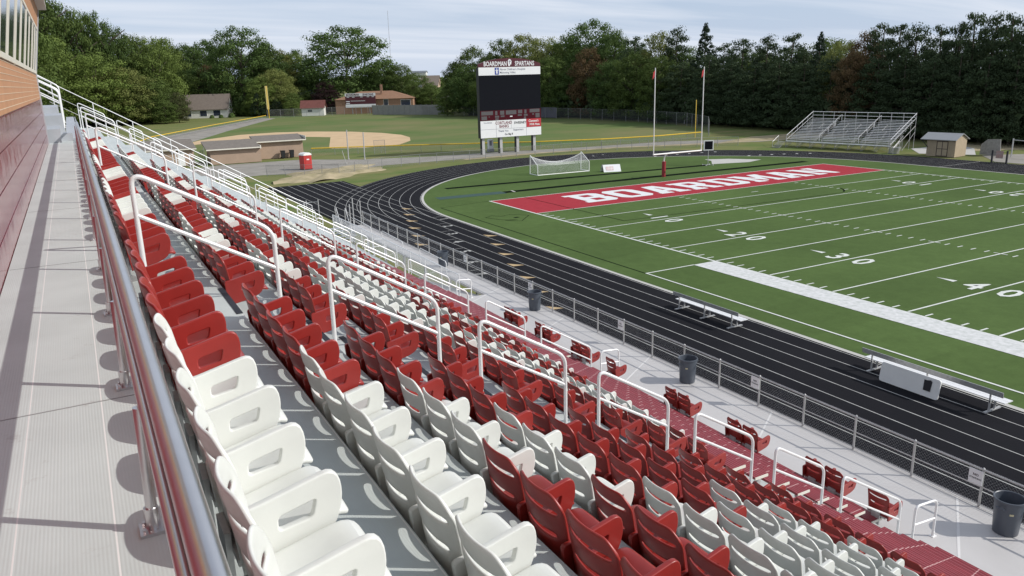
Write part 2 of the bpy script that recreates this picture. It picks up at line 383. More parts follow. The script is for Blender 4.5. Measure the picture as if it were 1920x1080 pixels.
# gravel, dirt, paths
def patch(name, pts, z, m):
    b = MB(); b.poly(pts, z); return struct(name, b, m)
patch('outfield', [(-24, 75), (-18, 150), (24, 246), (52, 226), (72, 192), (84, 140), (90, 115), (89, 85), (78, 60), (66, 50), (45, 55), (22, 68), (-2, 80)], -.052, GRASSG)
patch('warning_track', [(-26, 120), (-17, 150), (24, 232), (27, 224), (0, 160), (-13, 126)], -.048, GRAVEL)
skin = [(-14, 118), (-9, 134), (0, 141.5), (9, 143), (17, 138), (24, 129), (28, 118), (29, 108), (27.5, 99), (24, 90), (19, 83), (11, 81), (6, 84)]
patch('infield_skin', [(-19, 112), (-11, 129.4)]+skin[2:]+[(6.0, 86), (14.5, 114), (9, 122), (-2, 126), (-13, 117)], -.044, DIRT)
patch('gravel_road', [(-26, 47), (-26, 62), (-17, 68), (-4, 67.3), (4, 60), (14, 56.5), (26, 55), (42.5, 51.8), (58, 50.5), (70, 44), (84, 41), (84, 37), (68, 38.5), (56, 44.5), (42, 48.4), (28, 49.5), (16, 49.2), (4, 49.3), (-6, 46.5), (-14, 49.5)], -.040, GRAVEL)
patch('bare_ground', [(60, 41), (75, 47), (100, 46), (120, 36), (110, 25), (88, 34), (76, 38)], -.036, SAND)
patch('bare_ground', [(74, 8), (84, 14), (110, 4), (130, -8), (120, -14), (90, -2)], -.036, SAND)
patch('dry_verge', [(16, 47.6), (30, 48.0), (44, 46.5), (58, 41), (60, 43), (44, 48.2), (30, 49.4), (16, 49.0)], -.032, SAND)
patch('service_path', [(68.5, 9), (74, 14), (84, 13), (80, 8), (72, 3)], -.030, CONC)
patch('side_path', [(66, -3), (72, 2.2), (84, -4), (84, -20), (66, -20)], -.030, GRAVEL)
# sand pile spread over grass
sp = MB(); nn = 40; grid = []
for j in range(nn):
    for i in range(nn):
        a = i/(nn-1)*2-1; b = j/(nn-1)*2-1
        rr_ = math.sqrt(a*a+b*b)*(1+.18*math.sin(5*math.atan2(b, a)+1)+.10*math.sin(11*math.atan2(b, a))); h = max(-.12, 1-rr_)
        h = (.62*h**.7 if h > 0 else h)*(1+.30*math.sin(9*a+3*b)*math.cos(7*b-2*a)+.12*math.sin(23*a)*math.sin(19*b))
        grid.append((-6.0+a*8.6+b*1.0, 44.6+a*4.2+b*6.4, -.07+h*.85))
sp.add(grid, [(j*nn+i, j*nn+i+1, (j+1)*nn+i+1, (j+1)*nn+i) for j in range(nn-1) for i in range(nn-1)])
tag(sp.build('sand_pile', SAND, smooth=True), 'low pile of pale sandy soil spread on the grass beyond the chute', 'soil pile', kind='stuff')

# ---------------------------------------------------------------- football markings
yd = .9144; FW = 48.77
m1 = MB(); Z = .030
for n in range(0, 60, 5):
    y = -n*yd; m1.add([(0.12, y-.06, Z), (FW, y-.06, Z), (FW, y+.06, Z), (.12, y+.06, Z)], [(0, 1, 2, 3)])
m1.box((-.12, -60, Z-.001), (0.06, 10*yd, Z+.002)); m1.box((FW-.06, -60, Z-.001), (FW+.1, 10*yd, Z+.002))
m1.box((.1, 10*yd-.12, Z-.001), (FW, 10*yd, Z+.003))
for n in range(1, 60):
    if n % 5 == 0:
        for hx in (16.26, FW-16.26): m1.box((hx-.05, -n*yd-.45, Z+.004), (hx+.05, -n*yd+.45, Z+.006))
        continue
    y = -n*yd
    for x0 in (.15, 16.0, FW-16.55, FW-.75): m1.box((x0, y-.05, Z-.001), (x0+.6, y+.05, Z+.001))
m1.box((FW/2-.5, -3*yd-.06, Z), (FW/2+.5, -3*yd+.06, Z+.001))
m1.box((-5.75, -25*yd-.06, Z), (-1.8, -25*yd+.06, Z+.001)); m1.box((-5.75, -90, Z), (-5.63, -25*yd-.06, Z+.001))
struct('field_lines', m1, LINE)
bd = MB(); bd.add([(-1.85, -25*yd, Z+.004), (-1.85, -60, Z+.004), (-.02, -60, Z+.004), (-.02, -25*yd, Z+.004)], [(0, 1, 2, 3)])
struct('coaches_border', bd, mat('worn_white_border', (.68, .68, .68), .9, nscale=3.5, col2=(.48, .50, .48)))
ez = MB(); ez.add([(.06, 0.06, .026), (FW-.06, .06, .026), (FW-.06, 10*yd-.12, .026), (.06, 10*yd-.12, .026)], [(0, 1, 2, 3)]); struct('end_zone', ez, ENDZ)
LET = {
 'B': ([(0,0),(.85,0),(1,.12),(1,.42),(.92,.5),(1,.58),(1,.88),(.85,1),(0,1),(0,.85),(.1,.85),(.1,.15),(0,.15)], [[(.38,.17),(.68,.17),(.68,.41),(.38,.41)],[(.38,.59),(.68,.59),(.68,.83),(.38,.83)]]),
 'O': ([(.16,0),(.84,0),(1,.15),(1,.85),(.84,1),(.16,1),(0,.85),(0,.15)], [[(.36,.18),(.64,.18),(.68,.24),(.68,.76),(.64,.82),(.36,.82),(.32,.76),(.32,.24)]]),
 'A': ([(0,0),(.42,0),(.42,.14),(.37,.14),(.40,.26),(.60,.26),(.63,.14),(.58,.14),(.58,0),(1,0),(1,.14),(.94,.14),(.70,1),(.30,1),(.06,.14),(0,.14)], [[(.44,.42),(.56,.42),(.52,.74),(.48,.74)]]),
 'R': ([(0,0),(.44,0),(.44,.15),(.38,.15),(.38,.38),(.50,.38),(.62,.15),(.62,0),(1,0),(1,.15),(.93,.15),(.82,.42),(.95,.54),(.95,.88),(.82,1),(0,1),(0,.85),(.1,.85),(.1,.15),(0,.15)], [[(.38,.57),(.66,.57),(.66,.83),(.38,.83)]]),
 'D': ([(0,0),(.82,0),(1,.18),(1,.82),(.82,1),(0,1),(0,.85),(.1,.85),(.1,.15),(0,.15)], [[(.38,.17),(.64,.17),(.70,.25),(.70,.75),(.64,.83),(.38,.83)]]),
 'M': ([(0,0),(.34,0),(.34,.15),(.28,.15),(.28,.60),(.46,.15),(.54,.15),(.72,.60),(.72,.15),(.66,.15),(.66,0),(1,0),(1,.15),(.94,.15),(.94,.85),(1,.85),(1,1),(.70,1),(.5,.52),(.30,1),(0,1),(0,.85),(.06,.85),(.06,.15),(0,.15)], []),
 'N': ([(0,0),(.38,0),(.38,.15),(.30,.15),(.30,.58),(.70,0),(.92,0),(.92,.85),(1,.85),(1,1),(.62,1),(.62,.85),(.70,.85),(.70,.44),(.32,1),(0,1),(0,.85),(.08,.85),(.08,.15),(0,.15)], [])}
ew = MB()
x = 7.2
for chh in "BOARDMAN":
    w = 4.5 if chh == 'M' else 3.95
    o_, hs = LET[chh]; sc = lambda pl: [(p[0]*w, p[1]*5.1) for p in pl]
    into(ew, curve_panel(sc(o_), [sc(h) for h in hs], .0, 0, LINE), basis((1, 0, 0), (0, 1, 0), (x, 2.05, .031)))
    x += w+.62
struct('end_zone_lettering', ew, mat('white_letter_turf', (.72, .74, .74), .9, nscale=3, namt=.1))
fn = MB()
for n in (10, 20, 30, 40):
    for side in (0, 1):
        y = -n*yd
        bx = 7.35 if side == 0 else FW-7.35; up = 1 if side == 0 else -1
        # the reader of the near numbers looks toward +x, the reader of the far ones toward -x
        for ch_, dy in ((str(n)[0], .95), ('0', -.95)):
            yy = y+dy if side == 0 else y+dy
            c_ = ch_ if side == 0 else (str(n)[0] if dy < 0 else '0')
            into(fn, text_mesh(c_, 2.55, LINE, off=.045, sx=.80), basis((0, -up, 0), (up, 0, 0), (bx, yy, Z+.004)))
        ay = y+2.45; fn.add([(bx+.15-.22, ay-.3, Z+.004), (bx+.15+.22, ay-.3, Z+.004), (bx+.15, ay+.85, Z+.004)], [(0, 1, 2)])
struct('field_numbers', fn, LINE)
bl = MB()
bl.strip([(.2, 20.3), (16.5, 19.2), (37.0, 17.9)], 1.05, .027); bl.strip([(4.0, 13.5), (24, 13.2), (49.4, 12.4)], 1.15, .0275)
bl.strip([(-5.75, 8.35), (-5.70, -90)], .10, .0275); bl.strip([(-5.75, 8.35), (-.2, 9.1)], .08, .0278)
bl.strip([(3.95, 9.0), (4.05, -7.7)], .10, .0320); bl.strip([(4.05, -7.7), (30.5, -8.55)], .09, .0322); bl.strip(arc(28.5, -4, 4.9, -60, -28, 10), .16, .0322)
lg = [(-4.72, .9), (-4.17, -.7), (-2.9, -1.7), (-4.0, -1.3), (-2.9, -2.4), (-1.6, -1.0), (-1.03, -.4), (-2.1, 1.1), (-3.3, .6), (-3.8, 1.5), (-4.72, .9)]
for a, b in zip(lg, lg[1:]): bl.strip([a, b], .07, .0280)
bl.strip([(-2.7, -.7), (-2.2, -.6)], .35, .0281)
struct('black_turf_lines', bl, BLK)
q = MB(); q.strip([(-3.6, 14.0), (4.0, 13.5)], 1.7, .0290); struct('long_jump_mat', q, TEAL)
q = MB(); q.strip([(5.1, 13.0), (5.3, 14.2)], .22, .0312); q.poly([(38.3, 18.3), (43.5, 16.8), (47.0, 17.9), (44.5, 21.6), (41.5, 23.2), (40.9, 21.2)], .0312); struct('vault_apron', q, CONC)

# ================================================================ GRANDSTAND
T, RS = .885, .518
def nose(k): return -34.36+T*(k-1)
def dz(k): return 9.99-RS*(k-1)
YN, YF = -66.0, -10.6           # near and far ends
WZ, WX0, FX = 3.16, -22.72, -20.17
gs = empty('grandstand', (-28, -38, 0), label='grandstand of stepped silver aluminium decks between press box and track', cat='grandstand')
def child(mb, name, m, parent, smooth=False):
    o = mb.build(name, m, parent, smooth)
    o.matrix_parent_inverse = Matrix.Translation(parent.location).inverted() if parent.rotation_euler.z == 0 else (Matrix.Translation(parent.location) @ parent.rotation_euler.to_matrix().to_4x4()).inverted()
    return o
b = MB(); b.box((-36.18, YN, 10.50), (-35.36, YF-20.6, 10.62)); child(b, 'rear_walkway', DECK, gs)
for j in range(9):
    b = MB(); b.box((-36.17, -63.0+3.66*j, 10.6205), (-35.37, -62.990+3.66*j, 10.6215)); child(b, 'plank_joint', DGALV, gs)
b = MB(); b.box((-35.36, YN, 10.46), (-35.33, YF, 10.61)); child(b, 'walkway_edge', RISER, gs)
for k in range(1, 11):
    b = MB(); b.box((nose(k-1)-.02 if k > 1 else -35.36, YN, dz(k)-.05), (nose(k), YF, dz(k))); child(b, 'deck', DECK, gs)
    b = MB(); b.box((nose(k-1)-.01 if k > 1 else -35.33, YN, dz(k)), (nose(k-1)+.005 if k > 1 else -35.30, YF, (dz(k-1)-.052) if k > 1 else 10.45)); child(b, 'riser', RISER, gs)
BX0, BT, BR = nose(10), .552, .323
for i in range(7):
    z = 5.31-BR*(i+1)+.02; x0 = BX0+BT*i
    b = MB(); b.box((x0-.02, YN, z-.05), (x0+BT, YF, z)); child(b, 'deck', DECK, gs)
    b = MB(); b.box((x0-.01, YN, z), (x0+.005, YF, z+BR-.052)); child(b, 'riser', RISER, gs)
b = MB(); b.box((WX0, YN, WZ-.10), (FX+.08, -31.35, WZ)); b.box((-21.25, -31.348, WZ-.10), (FX+.08, -12.2, WZ)); b.add([(-22.45, -31.3, WZ-.12), (-21.26, -31.3, WZ-.12), (-21.26, -13, WZ-1.9), (-22.45, -13, WZ-1.9)], [(0, 1, 2, 3)]); child(b, 'front_walkway', mat('pale_front_walkway', (.56, .545, .535), .55, .1, nscale=.8, namt=.12, mapscale=(1, .3, 1)), gs)
for j in range(9):
    y = -62.6+j*5.15+.2; b = MB()
    b.add([(WX0+.05, y-.9, WZ+.004), (FX, y+.7, WZ+.004), (FX, y+.76, WZ+.004), (WX0+.05, y-.84, WZ+.004)], [(0, 1, 2, 3)])
    child(b, 'walkway_joint', mat('pale_joint_seal', (.68, .67, .66), .7, nscale=3, namt=.1), gs)
b = MB(); b.box((FX+.085, YN, WZ-.32), (FX+.12, -12.2, WZ-.01)); child(b, 'toe_board', GALV, gs)
b = MB()
for y in [YN+.5+3.05*j for j in range(19)]:
    for xx in (-35.6, -31, -26.5, -22.5, -20.4): b.box((xx-.06, y-.06, 0), (xx+.06, y+.06, 10.4 if xx < -34 else (7.6 if xx < -30 else (4.9 if xx < -26 else 2.9))))
    b.add([(-35.6, y-.04, 10.3), (-35.6, y+.04, 10.3), (-22.6, y+.04, 2.7), (-22.6, y-.04, 2.7), (-35.6, y-.04, 10.05), (-35.6, y+.04, 10.05), (-22.6, y+.04, 2.45), (-22.6, y-.04, 2.45)], [(0, 1, 2, 3), (4, 5, 6, 7), (0, 1, 5, 4), (1, 2, 6, 5), (2, 3, 7, 6), (3, 0, 4, 7)])
child(b, 'understructure', DGALV, gs)
AIS = [-51.75, -41.5, -31.25, -21.0, -10.9]       # aisle centre lines
for a in AIS[:3]:
    b = MB()
    for k in range(0, 11):
        x = nose(k) if k else -35.36+.0; z = dz(k) if k else 10.62
        if k: b.box((x-.055, a-.55, z+.001), (x+.003, a+.55, z+.006))
        if k and k < 10:   # intermediate half step
            b.box((x+.32, a-.55, z-RS+.25), (x+.38, a+.55, z-RS+.256))
    child(b, 'nosing_strips', STRIP, gs)
    for k in range(1, 10):
        x = nose(k); z = dz(k+1); b = MB(); b.box((x+.006, a-.56, z), (x+.36, a+.56, z+.249)); child(b, 'half_step', DECK, gs)

# ---------------------------------------------------------------- stadium chairs
def chair_meshes():
    r = {}
    # backrest
    ss = [-1, -.93, -.80, -.68, -.5, -.25, 0, .25, .5, .68, .80, .93, 1]
    ts = [0, .22, .38, .435, .480, .60, .68, .735, .780, .87, .945, 1]
    mb = MB(); vs = []
    for t_ in ts:
        for s_ in ss:
            z = .34+.545*t_; y = s_*.238
            e = max(0., (abs(s_)-.62)/.38)
            if t_ > .75: z -= .085*e**2.0*((t_-.75)/.25)
            if t_ > .9: y *= 1-.03*(t_-.9)/.1
            x = .050-.090*t_+.064*abs(s_)**2.2
            vs.append((x, y, z))
    n = len(ss); fs = []
    for j in range(len(ts)-1):
        for i in range(n-1):
            if ts[j] == .435 and 3 <= i < 9: continue
            if ts[j] == .735 and 2 <= i < 10: continue
            fs.append((j*n+i, j*n+i+1, (j+1)*n+i+1, (j+1)*n+i))
    mb.add(vs, fs); r['backrest'] = (mb, .020, 1)
    # seat pan
    mb = MB(); vs = []
    us = [0, .06, .2, .4, .6, .8, .92, 1]; ws = [-1, -.92, -.7, -.35, 0, .35, .7, .92, 1]
    for u_ in us:
        for w_ in ws:
            wid = .226*(1 if u_ < .8 else 1-.10*((u_-.8)/.2)**2)
            z = .372+.105*u_-.030*math.cos(w_*math.pi/2)*math.sin(math.pi*min(u_*1.1, 1))-(.045*((u_-.85)/.15)**2 if u_ > .85 else 0)-.012*abs(w_)**6
            vs.append((.035+.43*u_, w_*wid, z))
    n = len(ws)
    mb.add(vs, [(j*n+i, j*n+i+1, (j+1)*n+i+1, (j+1)*n+i) for j in range(len(us)-1) for i in range(n-1)]); r['seat'] = (mb, .032, 1)
    return r
CM = chair_meshes()
arm_out = rounded([(.035, .325), (.010, .585), (.10, .595), (.405, .668), (.425, .56), (.385, .425), (.28, .375)], [0, .02, .04, .085, .07, .06, .05])
arm_hole = rounded([(.165, .465), (.308, .487), (.330, .575), (.165, .537)], .026)
CH = {}
for cn, m in (('red', RED), ('white', WHITE)):
    d = {}
    for k_, (mb, th, sb) in CM.items():
        d[k_] = baked(mb, m, th, sb)
    a_ = curve_panel(arm_out, [arm_hole], .011, .007, m); a_.transform(Matrix(((1, 0, 0, 0), (0, 0, -1, 0), (0, 1, 0, 0), (0, 0, 0, 1)))); d['armrest'] = a_
    mb = MB(); mb.box((.0, -.03, .28), (.30, .03, .40)); mb.box((-.005, -.09, .16), (.02, .09, .42)); mb.box((.02, -.2, .33), (.10, .2, .36)); d['bracket'] = mb.mesh('bracket', GALV)
    for k_ in d: d[k_].name = cn+'_'+k_
    CH[cn] = d
ORD = ['zeroth', 'first', 'second', 'third', 'fourth', 'fifth', 'sixth', 'seventh', 'eighth', 'ninth', 'tenth', 'eleventh', 'twelfth', 'thirteenth', 'fourteenth', 'fifteenth', 'sixteenth', 'seventeenth', 'eighteenth', 'nineteenth', 'twentieth']
def make_chair(cn, end):
    e = empty('stadium_chair')
    for k_ in ('bracket', 'seat', 'backrest'): obj(k_, CH[cn][k_], e)
    obj('armrest', CH[cn]['armrest'], e, (0, -.254, 0))
    if end: obj('armrest', CH[cn]['armrest'], e, (0, .254, 0))
    return e
PROTO = {}
def chair(cn, end, loc, label, group):
    key = (cn, end)
    if key not in PROTO:
        e = make_chair(cn, end); PROTO[key] = (e, [c for c in bpy.data.objects if c.parent == e])
    else:
        p, chs = PROTO[key]; e = p.copy(); COL.objects.link(e)
        for c in chs:
            q = c.copy(); COL.objects.link(q); q.parent = e
    e.location = loc; e.rotation_euler = (0, rnd.uniform(-.012, .012), rnd.uniform(-.018, .018)); tag(e, label, 'chair', group); return e
def rowset(*rs):
    s = set()
    for a, b in rs: s |= set(range(a, b+1))
    return s
# chair c of a row lies between arm c and arm c+1; white ones listed, the others are red
NW = {1: rowset((5, 30)), 2: rowset((4, 30)), 3: rowset((3, 5), (12, 20)), 4: rowset((3, 5), (12, 20)), 5: rowset((5, 8)), 6: rowset((5, 8)), 7: rowset((3, 7)), 8: rowset((3, 7)), 9: rowset((4, 8)), 10: set()}
AW = {1: rowset((1, 4), (10, 13)), 2: rowset((2, 4), (11, 13)), 3: rowset((2, 4), (11, 13)), 4: rowset((2, 4), (11, 13)), 5: rowset((2, 13)), 6: rowset((2, 13)), 7: rowset((3, 5), (11, 13)), 8: rowset((3, 5), (10, 14)), 9: rowset((3, 6), (12, 14)), 10: rowset((6, 8), (11, 15))}
BW = {1: rowset((3, 8)), 2: rowset((2, 10)), 3: rowset((3, 6), (9, 12)), 4: rowset((3, 5), (9, 12)), 5: rowset((4, 7), (8, 11)), 6: rowset((3, 13)), 7: rowset((2, 12)), 8: rowset((3, 5), (10, 13)), 9: rowset((3, 5), (10, 13)), 10: rowset((4, 7), (12, 15))}
PCH = .508
def chair_spot(y0, k, c): return Vector((nose(k-1)+.012, y0-PCH*(c+.5), dz(k)))
NEARC = [0, 12, 13, 13, 13, 13, 12, 11, 10, 10, 9]
far_mb = MB()
far_parts = {cn: {k_: CH[cn][k_] for k_ in ('seat', 'backrest', 'armrest')} for cn in CH}
count = 0
far_list = []
for k in range(1, 11):
    for c in range(NEARC[k]):
        cn = 'white' if c in NW[k] else 'red'
        chair(cn, c == 0, chair_spot(-52.46, k, c), f'{cn} chair, {ORD[k]} row down, {ORD[c+1]} seat on the near side of the nearest aisle', 'chairs nearest the viewer'); count += 1
for k in range(1, 11):
    for c in range(18):
        cn = 'white' if c in AW[k] else 'red'
        s_ = chair_spot(-42.06, k, c)
        e = chair(cn, c in (0, 17), s_, f'{cn} chair, {ORD[k]} row down, {ORD[18-c]} seat beyond the nearest aisle', 'chairs between the two nearest aisles'); count += 1
        if c == 17:   # outer arm is already the chair's own one; drop the doubled far arm
            for q in [x for x in COL.objects if x.parent == e and x.name.startswith('armrest') and x.location.y > 0]: bpy.data.objects.remove(q)
cand = []
for k in range(1, 11):
    for c in range(18): cand.append((k, c, chair_spot(-31.86, k, c)))
# nearest ones remain single chairs, the rest of that block is one mass
def screen(v): 
    d = v-cam.matrix_world.translation; return d.dot(F)
cand.sort(key=lambda q: screen(q[2]))
NB = max(0, 298-8-count)
for i, (k, c, s_) in enumerate(cand):
    cn = 'white' if c in BW[k] else 'red'
    if i < NB: chair(cn, c == 0, s_, f'{cn} chair, {ORD[k]} row down, {ORD[18-c]} seat beyond the second aisle', 'chairs beyond the second aisle')
    else:
        mi = 1 if cn == 'white' else 0
        for k_ in ('seat', 'backrest', 'armrest'):
            me = CH[cn][k_]; off = Vector((0, -.254, 0)) if k_ == 'armrest' else Vector()
            far_mb.add([v.co+s_+off for v in me.vertices], [tuple(p.vertices) for p in me.polygons], mi)
fm = bpy.data.meshes.new('chair_block'); fm.from_pydata(far_mb.v, [], far_mb.f); fm.materials.append(RED); fm.materials.append(WHITE)
fm.polygons.foreach_set('material_index', far_mb.m); fm.polygons.foreach_set('use_smooth', [True]*len(fm.polygons)); fm.update()
tag(obj('chair_block', fm), 'farthest block of red and white chairs beyond the second aisle', 'chairs', kind='stuff')
# chairs standing by twos on the front walkway
ADA = [(-36.55, 2), (-38.75, 2), (-41.0, 2), (-42.35, 1), (-45.55, 2), (-47.85, 2), (-50.2, 2), (-51.25, 1)]
names_ = ['farthest red pair', 'second farthest red pair', 'third farthest red pair', 'lone red chair beyond the bin shadow', 'red pair left of the middle bin', 'red pair below the middle bin', 'second nearest red pair', 'nearest lone red chair']
for (y, n), nm_ in zip(ADA, names_):
    e = empty('chair_pair' if n > 1 else 'stadium_chair', (WX0-.02, y, WZ+.0), label=nm_+' on the pale front walkway', cat='chair', group='chairs on the front walkway')
    for j in range(n):
        for k_ in ('bracket', 'seat', 'backrest'): obj(k_, CH['red'][k_], e, (0, PCH*j, 0))
        obj('armrest', CH['red']['armrest'], e, (0, PCH*j-.254, 0))
    if n > 1: obj('armrest', CH['red']['armrest'], e, (0, PCH*n-.254, 0))

# ---------------------------------------------------------------- red bench rows
SECT = [(-66.0, -52.45, 'near side of the nearest aisle'), (-51.35, -42.1, 'between the two nearest aisles'), (-40.95, -31.9, 'beyond the second aisle')]
for (y0, y1, wh) in SECT:
    for i in range(8):
        x1 = -26.50+.552*i; z1 = 5.71-.323*i
        e = empty('bleacher_bench', (x1-.14, (y0+y1)/2, z1), label=f'long red bench plank, {ORD[i+1]} row below the chairs, {wh}', cat='bench', group='red bench rows')
        b = MB(); b.box((x1-.30, y0+.03, z1-.045), (x1, y1-.03, z1)); child(b, 'plank', BENCH, e)
        b = MB(); b.box((x1-.302, y0+.012, z1-.048), (x1-.002, y0+.0295, z1-.003)); child(b, 'end_cap', CREAM, e)
        b = MB()
        for j in range(int((y1-y0)/1.5)):
            yy = y0+.6+1.5*j; b.box((x1-.2, yy-.03, max(z1-.42, WZ)), (x1-.1, yy+.03, z1-.046))
        child(b, 'support', GALV, e)

# ---------------------------------------------------------------- aisle handrails
def rail_obj(x0, zt0, x1, zt1, zb0, zb1, y, label, group, r=.0235, mid=True):
    """loop rail: rear post, sloping top tube with rounded corners, front post, mid rail"""
    e = empty('handrail', (x0, y, zb0), label=label, cat='handrail', group=group)
    c = .13; s = (zt1-zt0)/(x1-x0)
    def P(x_, z_): return (x_-x0, 0, z_-zb0)
    pts = [P(x0, zb0)]
    for k in range(7):
        t = k/6; a = Vector((x0, zt0-c)); b_ = Vector((x0, zt0)); d = Vector((x0+c, zt0+s*c)); p = a*(1-t)**2+b_*2*t*(1-t)+d*t*t; pts.append(P(p.x, p.y))
    for k in range(7):
        t = k/6; a = Vector((x1-c, zt1-s*c)); b_ = Vector((x1, zt1)); d = Vector((x1, zt1-c)); p = a*(1-t)**2+b_*2*t*(1-t)+d*t*t; pts.append(P(p.x, p.y))
    pts.append(P(x1, zb1))
    m = MB(); m.tube(pts, r, 12); m.build('loop_tube', ALU, e, True)
    if mid:
        m = MB(); m.tube([P(x0, zt0-.40), P(x1, zt1-.40)], r*.86, 10); m.build('mid_rail', ALU, e, True)
    for (xx, zz) in ((x0, zb0), (x1, zb1)):
        m = MB(); px, _, pz = P(xx, zz); m.box((px-.06, -.05, pz), (px+.06, .05, pz+.012)); m.cyl((px, 0, pz), (px, 0, pz+.10), r*1.25, n=12); m.build('base_flange', ALU, e, True)
    return e
A_N = ['nearest aisle', 'second aisle', 'third aisle', 'fourth aisle', 'farthest aisle']
def deck_at(x):
    for k in range(1, 11):
        if x < nose(k): return dz(k)
    i = int((x-BX0)/BT); z = 5.31-BR*(i+1)+.02
    return max(z, WZ)
for ai, a in enumerate(AIS):
    ya = a-.08
    for j in range(7):
        x0 = -35.12+1.75*j; x1 = x0+1.22
        if j == 6: x1 = x0+1.75
        zt = lambda x: 10.27-.592*(x+33.25)
        z0 = zt(x0)+(.02 if j else -.02); z1 = zt(x1)+.02
        rail_obj(x0, z0, x1, z1, deck_at(x0-.02) if j else 9.99, deck_at(x1), ya, f'white tubular handrail, {ORD[j+1]} one down the {A_N[ai]}', 'aisle handrails')
    if ai < 4: rail_obj(-22.62, WZ+.86, -21.95, WZ+.80, WZ, WZ, ya-.15, f'short white handrail at the foot of the {A_N[ai]}', 'aisle handrails')

# ---------------------------------------------------------------- rear guard rail beside the camera
gr = empty('guardrail', (-35.45, -45, 10.62), label='polished steel pipe guardrail along the rear walkway behind the top row of chairs', cat='guardrail')
b = MB(); b.tube([(-35.400, -64, 11.13), (-35.400, -45.3, 11.13)], .037, 28); b.tube([(-35.400, -45.28, 11.13), (-35.400, -33.2, 11.13)], .037, 28); child(b, 'top_rail', ALUP, gr, True)
b = MB(); b.cyl((-35.400, -45.36, 11.13), (-35.400, -45.22, 11.13), .0395, n=24); child(b, 'coupling', ALUP, gr, True)
b = MB(); b.tube([(-35.445, -64, 11.088), (-35.445, -33.2, 11.088)], .019, 14); child(b, 'lower_rail', ALUP, gr, True)
for j in range(-6, 18):
    y = -50.966+1.524*j
    if y > -33: break
    b = MB(); b.cyl((-35.475, y, 10.62), (-35.462, y, 11.08), .019, n=14); p = child(b, 'post', ALUP, gr, True)
    b = MB(); b.cyl((-35.475, y, 10.63), (-35.475, y, 10.71), .024, n=12); b.box((-35.52, y-.045, 10.62), (-35.405, y+.045, 10.632))
    for dx, dy in ((-.04, -.028), (-.04, .028), (.04, -.028), (.04, .028)): b.cyl((-35.462+dx, y+dy, 10.632), (-35.462+dx, y+dy, 10.645), .009, n=6)
    o = b.build('base_plate', ALUP, p, True); o.matrix_parent_inverse = Matrix.Translation(gr.location).inverted() if False else p.matrix_parent_inverse.copy(); o.matrix_parent_inverse = Matrix.Identity(4)

# ---------------------------------------------------------------- press box
pb = empty('press_box', (-36.2, -50, 10.62), label='press box with glossy red lower wall, orange brick band and framed windows', cat='press box')
WXF = -36.185; PE = -34.2
b = MB()
zz = 10.56
for j in range(8): b.box((WXF-.10, -66, zz+.158*j), (WXF+(.006 if j % 2 else .0), PE-.05, zz+.158*(j+1)-.006))
b.box((WXF-.12, -66, 10.5), (WXF-.012, PE-.05, 11.84)); child(b, 'red_wall_panel', REDM, pb)
b = MB(); b.box((WXF-.10, -66, 11.842), (WXF+.004, PE-.06, 12.50)); child(b, 'brick_wall', CLADDING, pb)
b = MB()
for j in range(8):
    z = 11.90+.083*j; b.box((WXF, -66, z), (WXF+.009, PE-.06, z+.006))
child(b, 'mortar_bands', mat('pale_mortar', (.66, .56, .42), .8, nscale=5, namt=.1), pb)
TILT = .19
def wx(z): return WXF+TILT*(z-12.5)
def slab(mb, y0, y1, z0, z1, d0, d1):
    """piece of the outward leaning window wall between depths d0 and d1 off its plane"""
    mb.add([(wx(z0)+d0, y0, z0), (wx(z0)+d1, y0, z0), (wx(z0)+d1, y1, z0), (wx(z0)+d0, y1, z0), (wx(z1)+d0, y0, z1), (wx(z1)+d1, y0, z1), (wx(z1)+d1, y1, z1), (wx(z1)+d0, y1, z1)],
           [(0, 3, 2, 1), (4, 5, 6, 7), (0, 1, 5, 4), (1, 2, 6, 5), (2, 3, 7, 6), (3, 0, 4, 7)])
b = MB(); slab(b, -66, PE-.06, 13.70, 14.18, -.08, .0); child(b, 'brick_wall', CLADDING, pb)
b = MB(); b.box((-39.5, -66, 10.5), (WXF-.13, PE-.06, 14.15)); child(b, 'inner_wall', SOFFIT, pb)
b = MB(); b.box((-40, -66.5, 14.18), (-35.66, PE+.1, 14.30)); child(b, 'roof', SOFFIT, pb)
b = MB(); b.box((WXF-.1, PE-.06, 10.56), (WXF+.03, PE+.06, 12.5)); slab(b, PE-.06, PE+.04, 12.5, 14.18, -.1, .03); child(b, 'corner_post', RISER, pb)
for j in range(9):
    y0 = -66.0+j*3.6; y1 = y0+3.46
    if y1 > PE-.1: y1 = PE-.08
    z0, z1 = 12.51, 13.695
    b = MB(); slab(b, y0, y1, z0, z0+.07, -.06, .030); slab(b, y0, y1, z1-.05, z1, -.06, .012)
    for (a0, a1, d_) in ((y0, y0+.16, .008), (y1-.10, y1, .008), ((y0+y1)/2-.28, (y0+y1)/2-.02, .004), ((y0+y1)/2+.1, (y0+y1)/2+.16, .004)): slab(b, a0, a1, z0+.07, z1-.05, -.06, d_)
    f = child(b, 'window', CREAM, pb)
    b = MB(); slab(b, y0+.02, y1-.02, z0+.05, z1-.03, -.05, -.003); o = b.build('pane', GLASS, f)

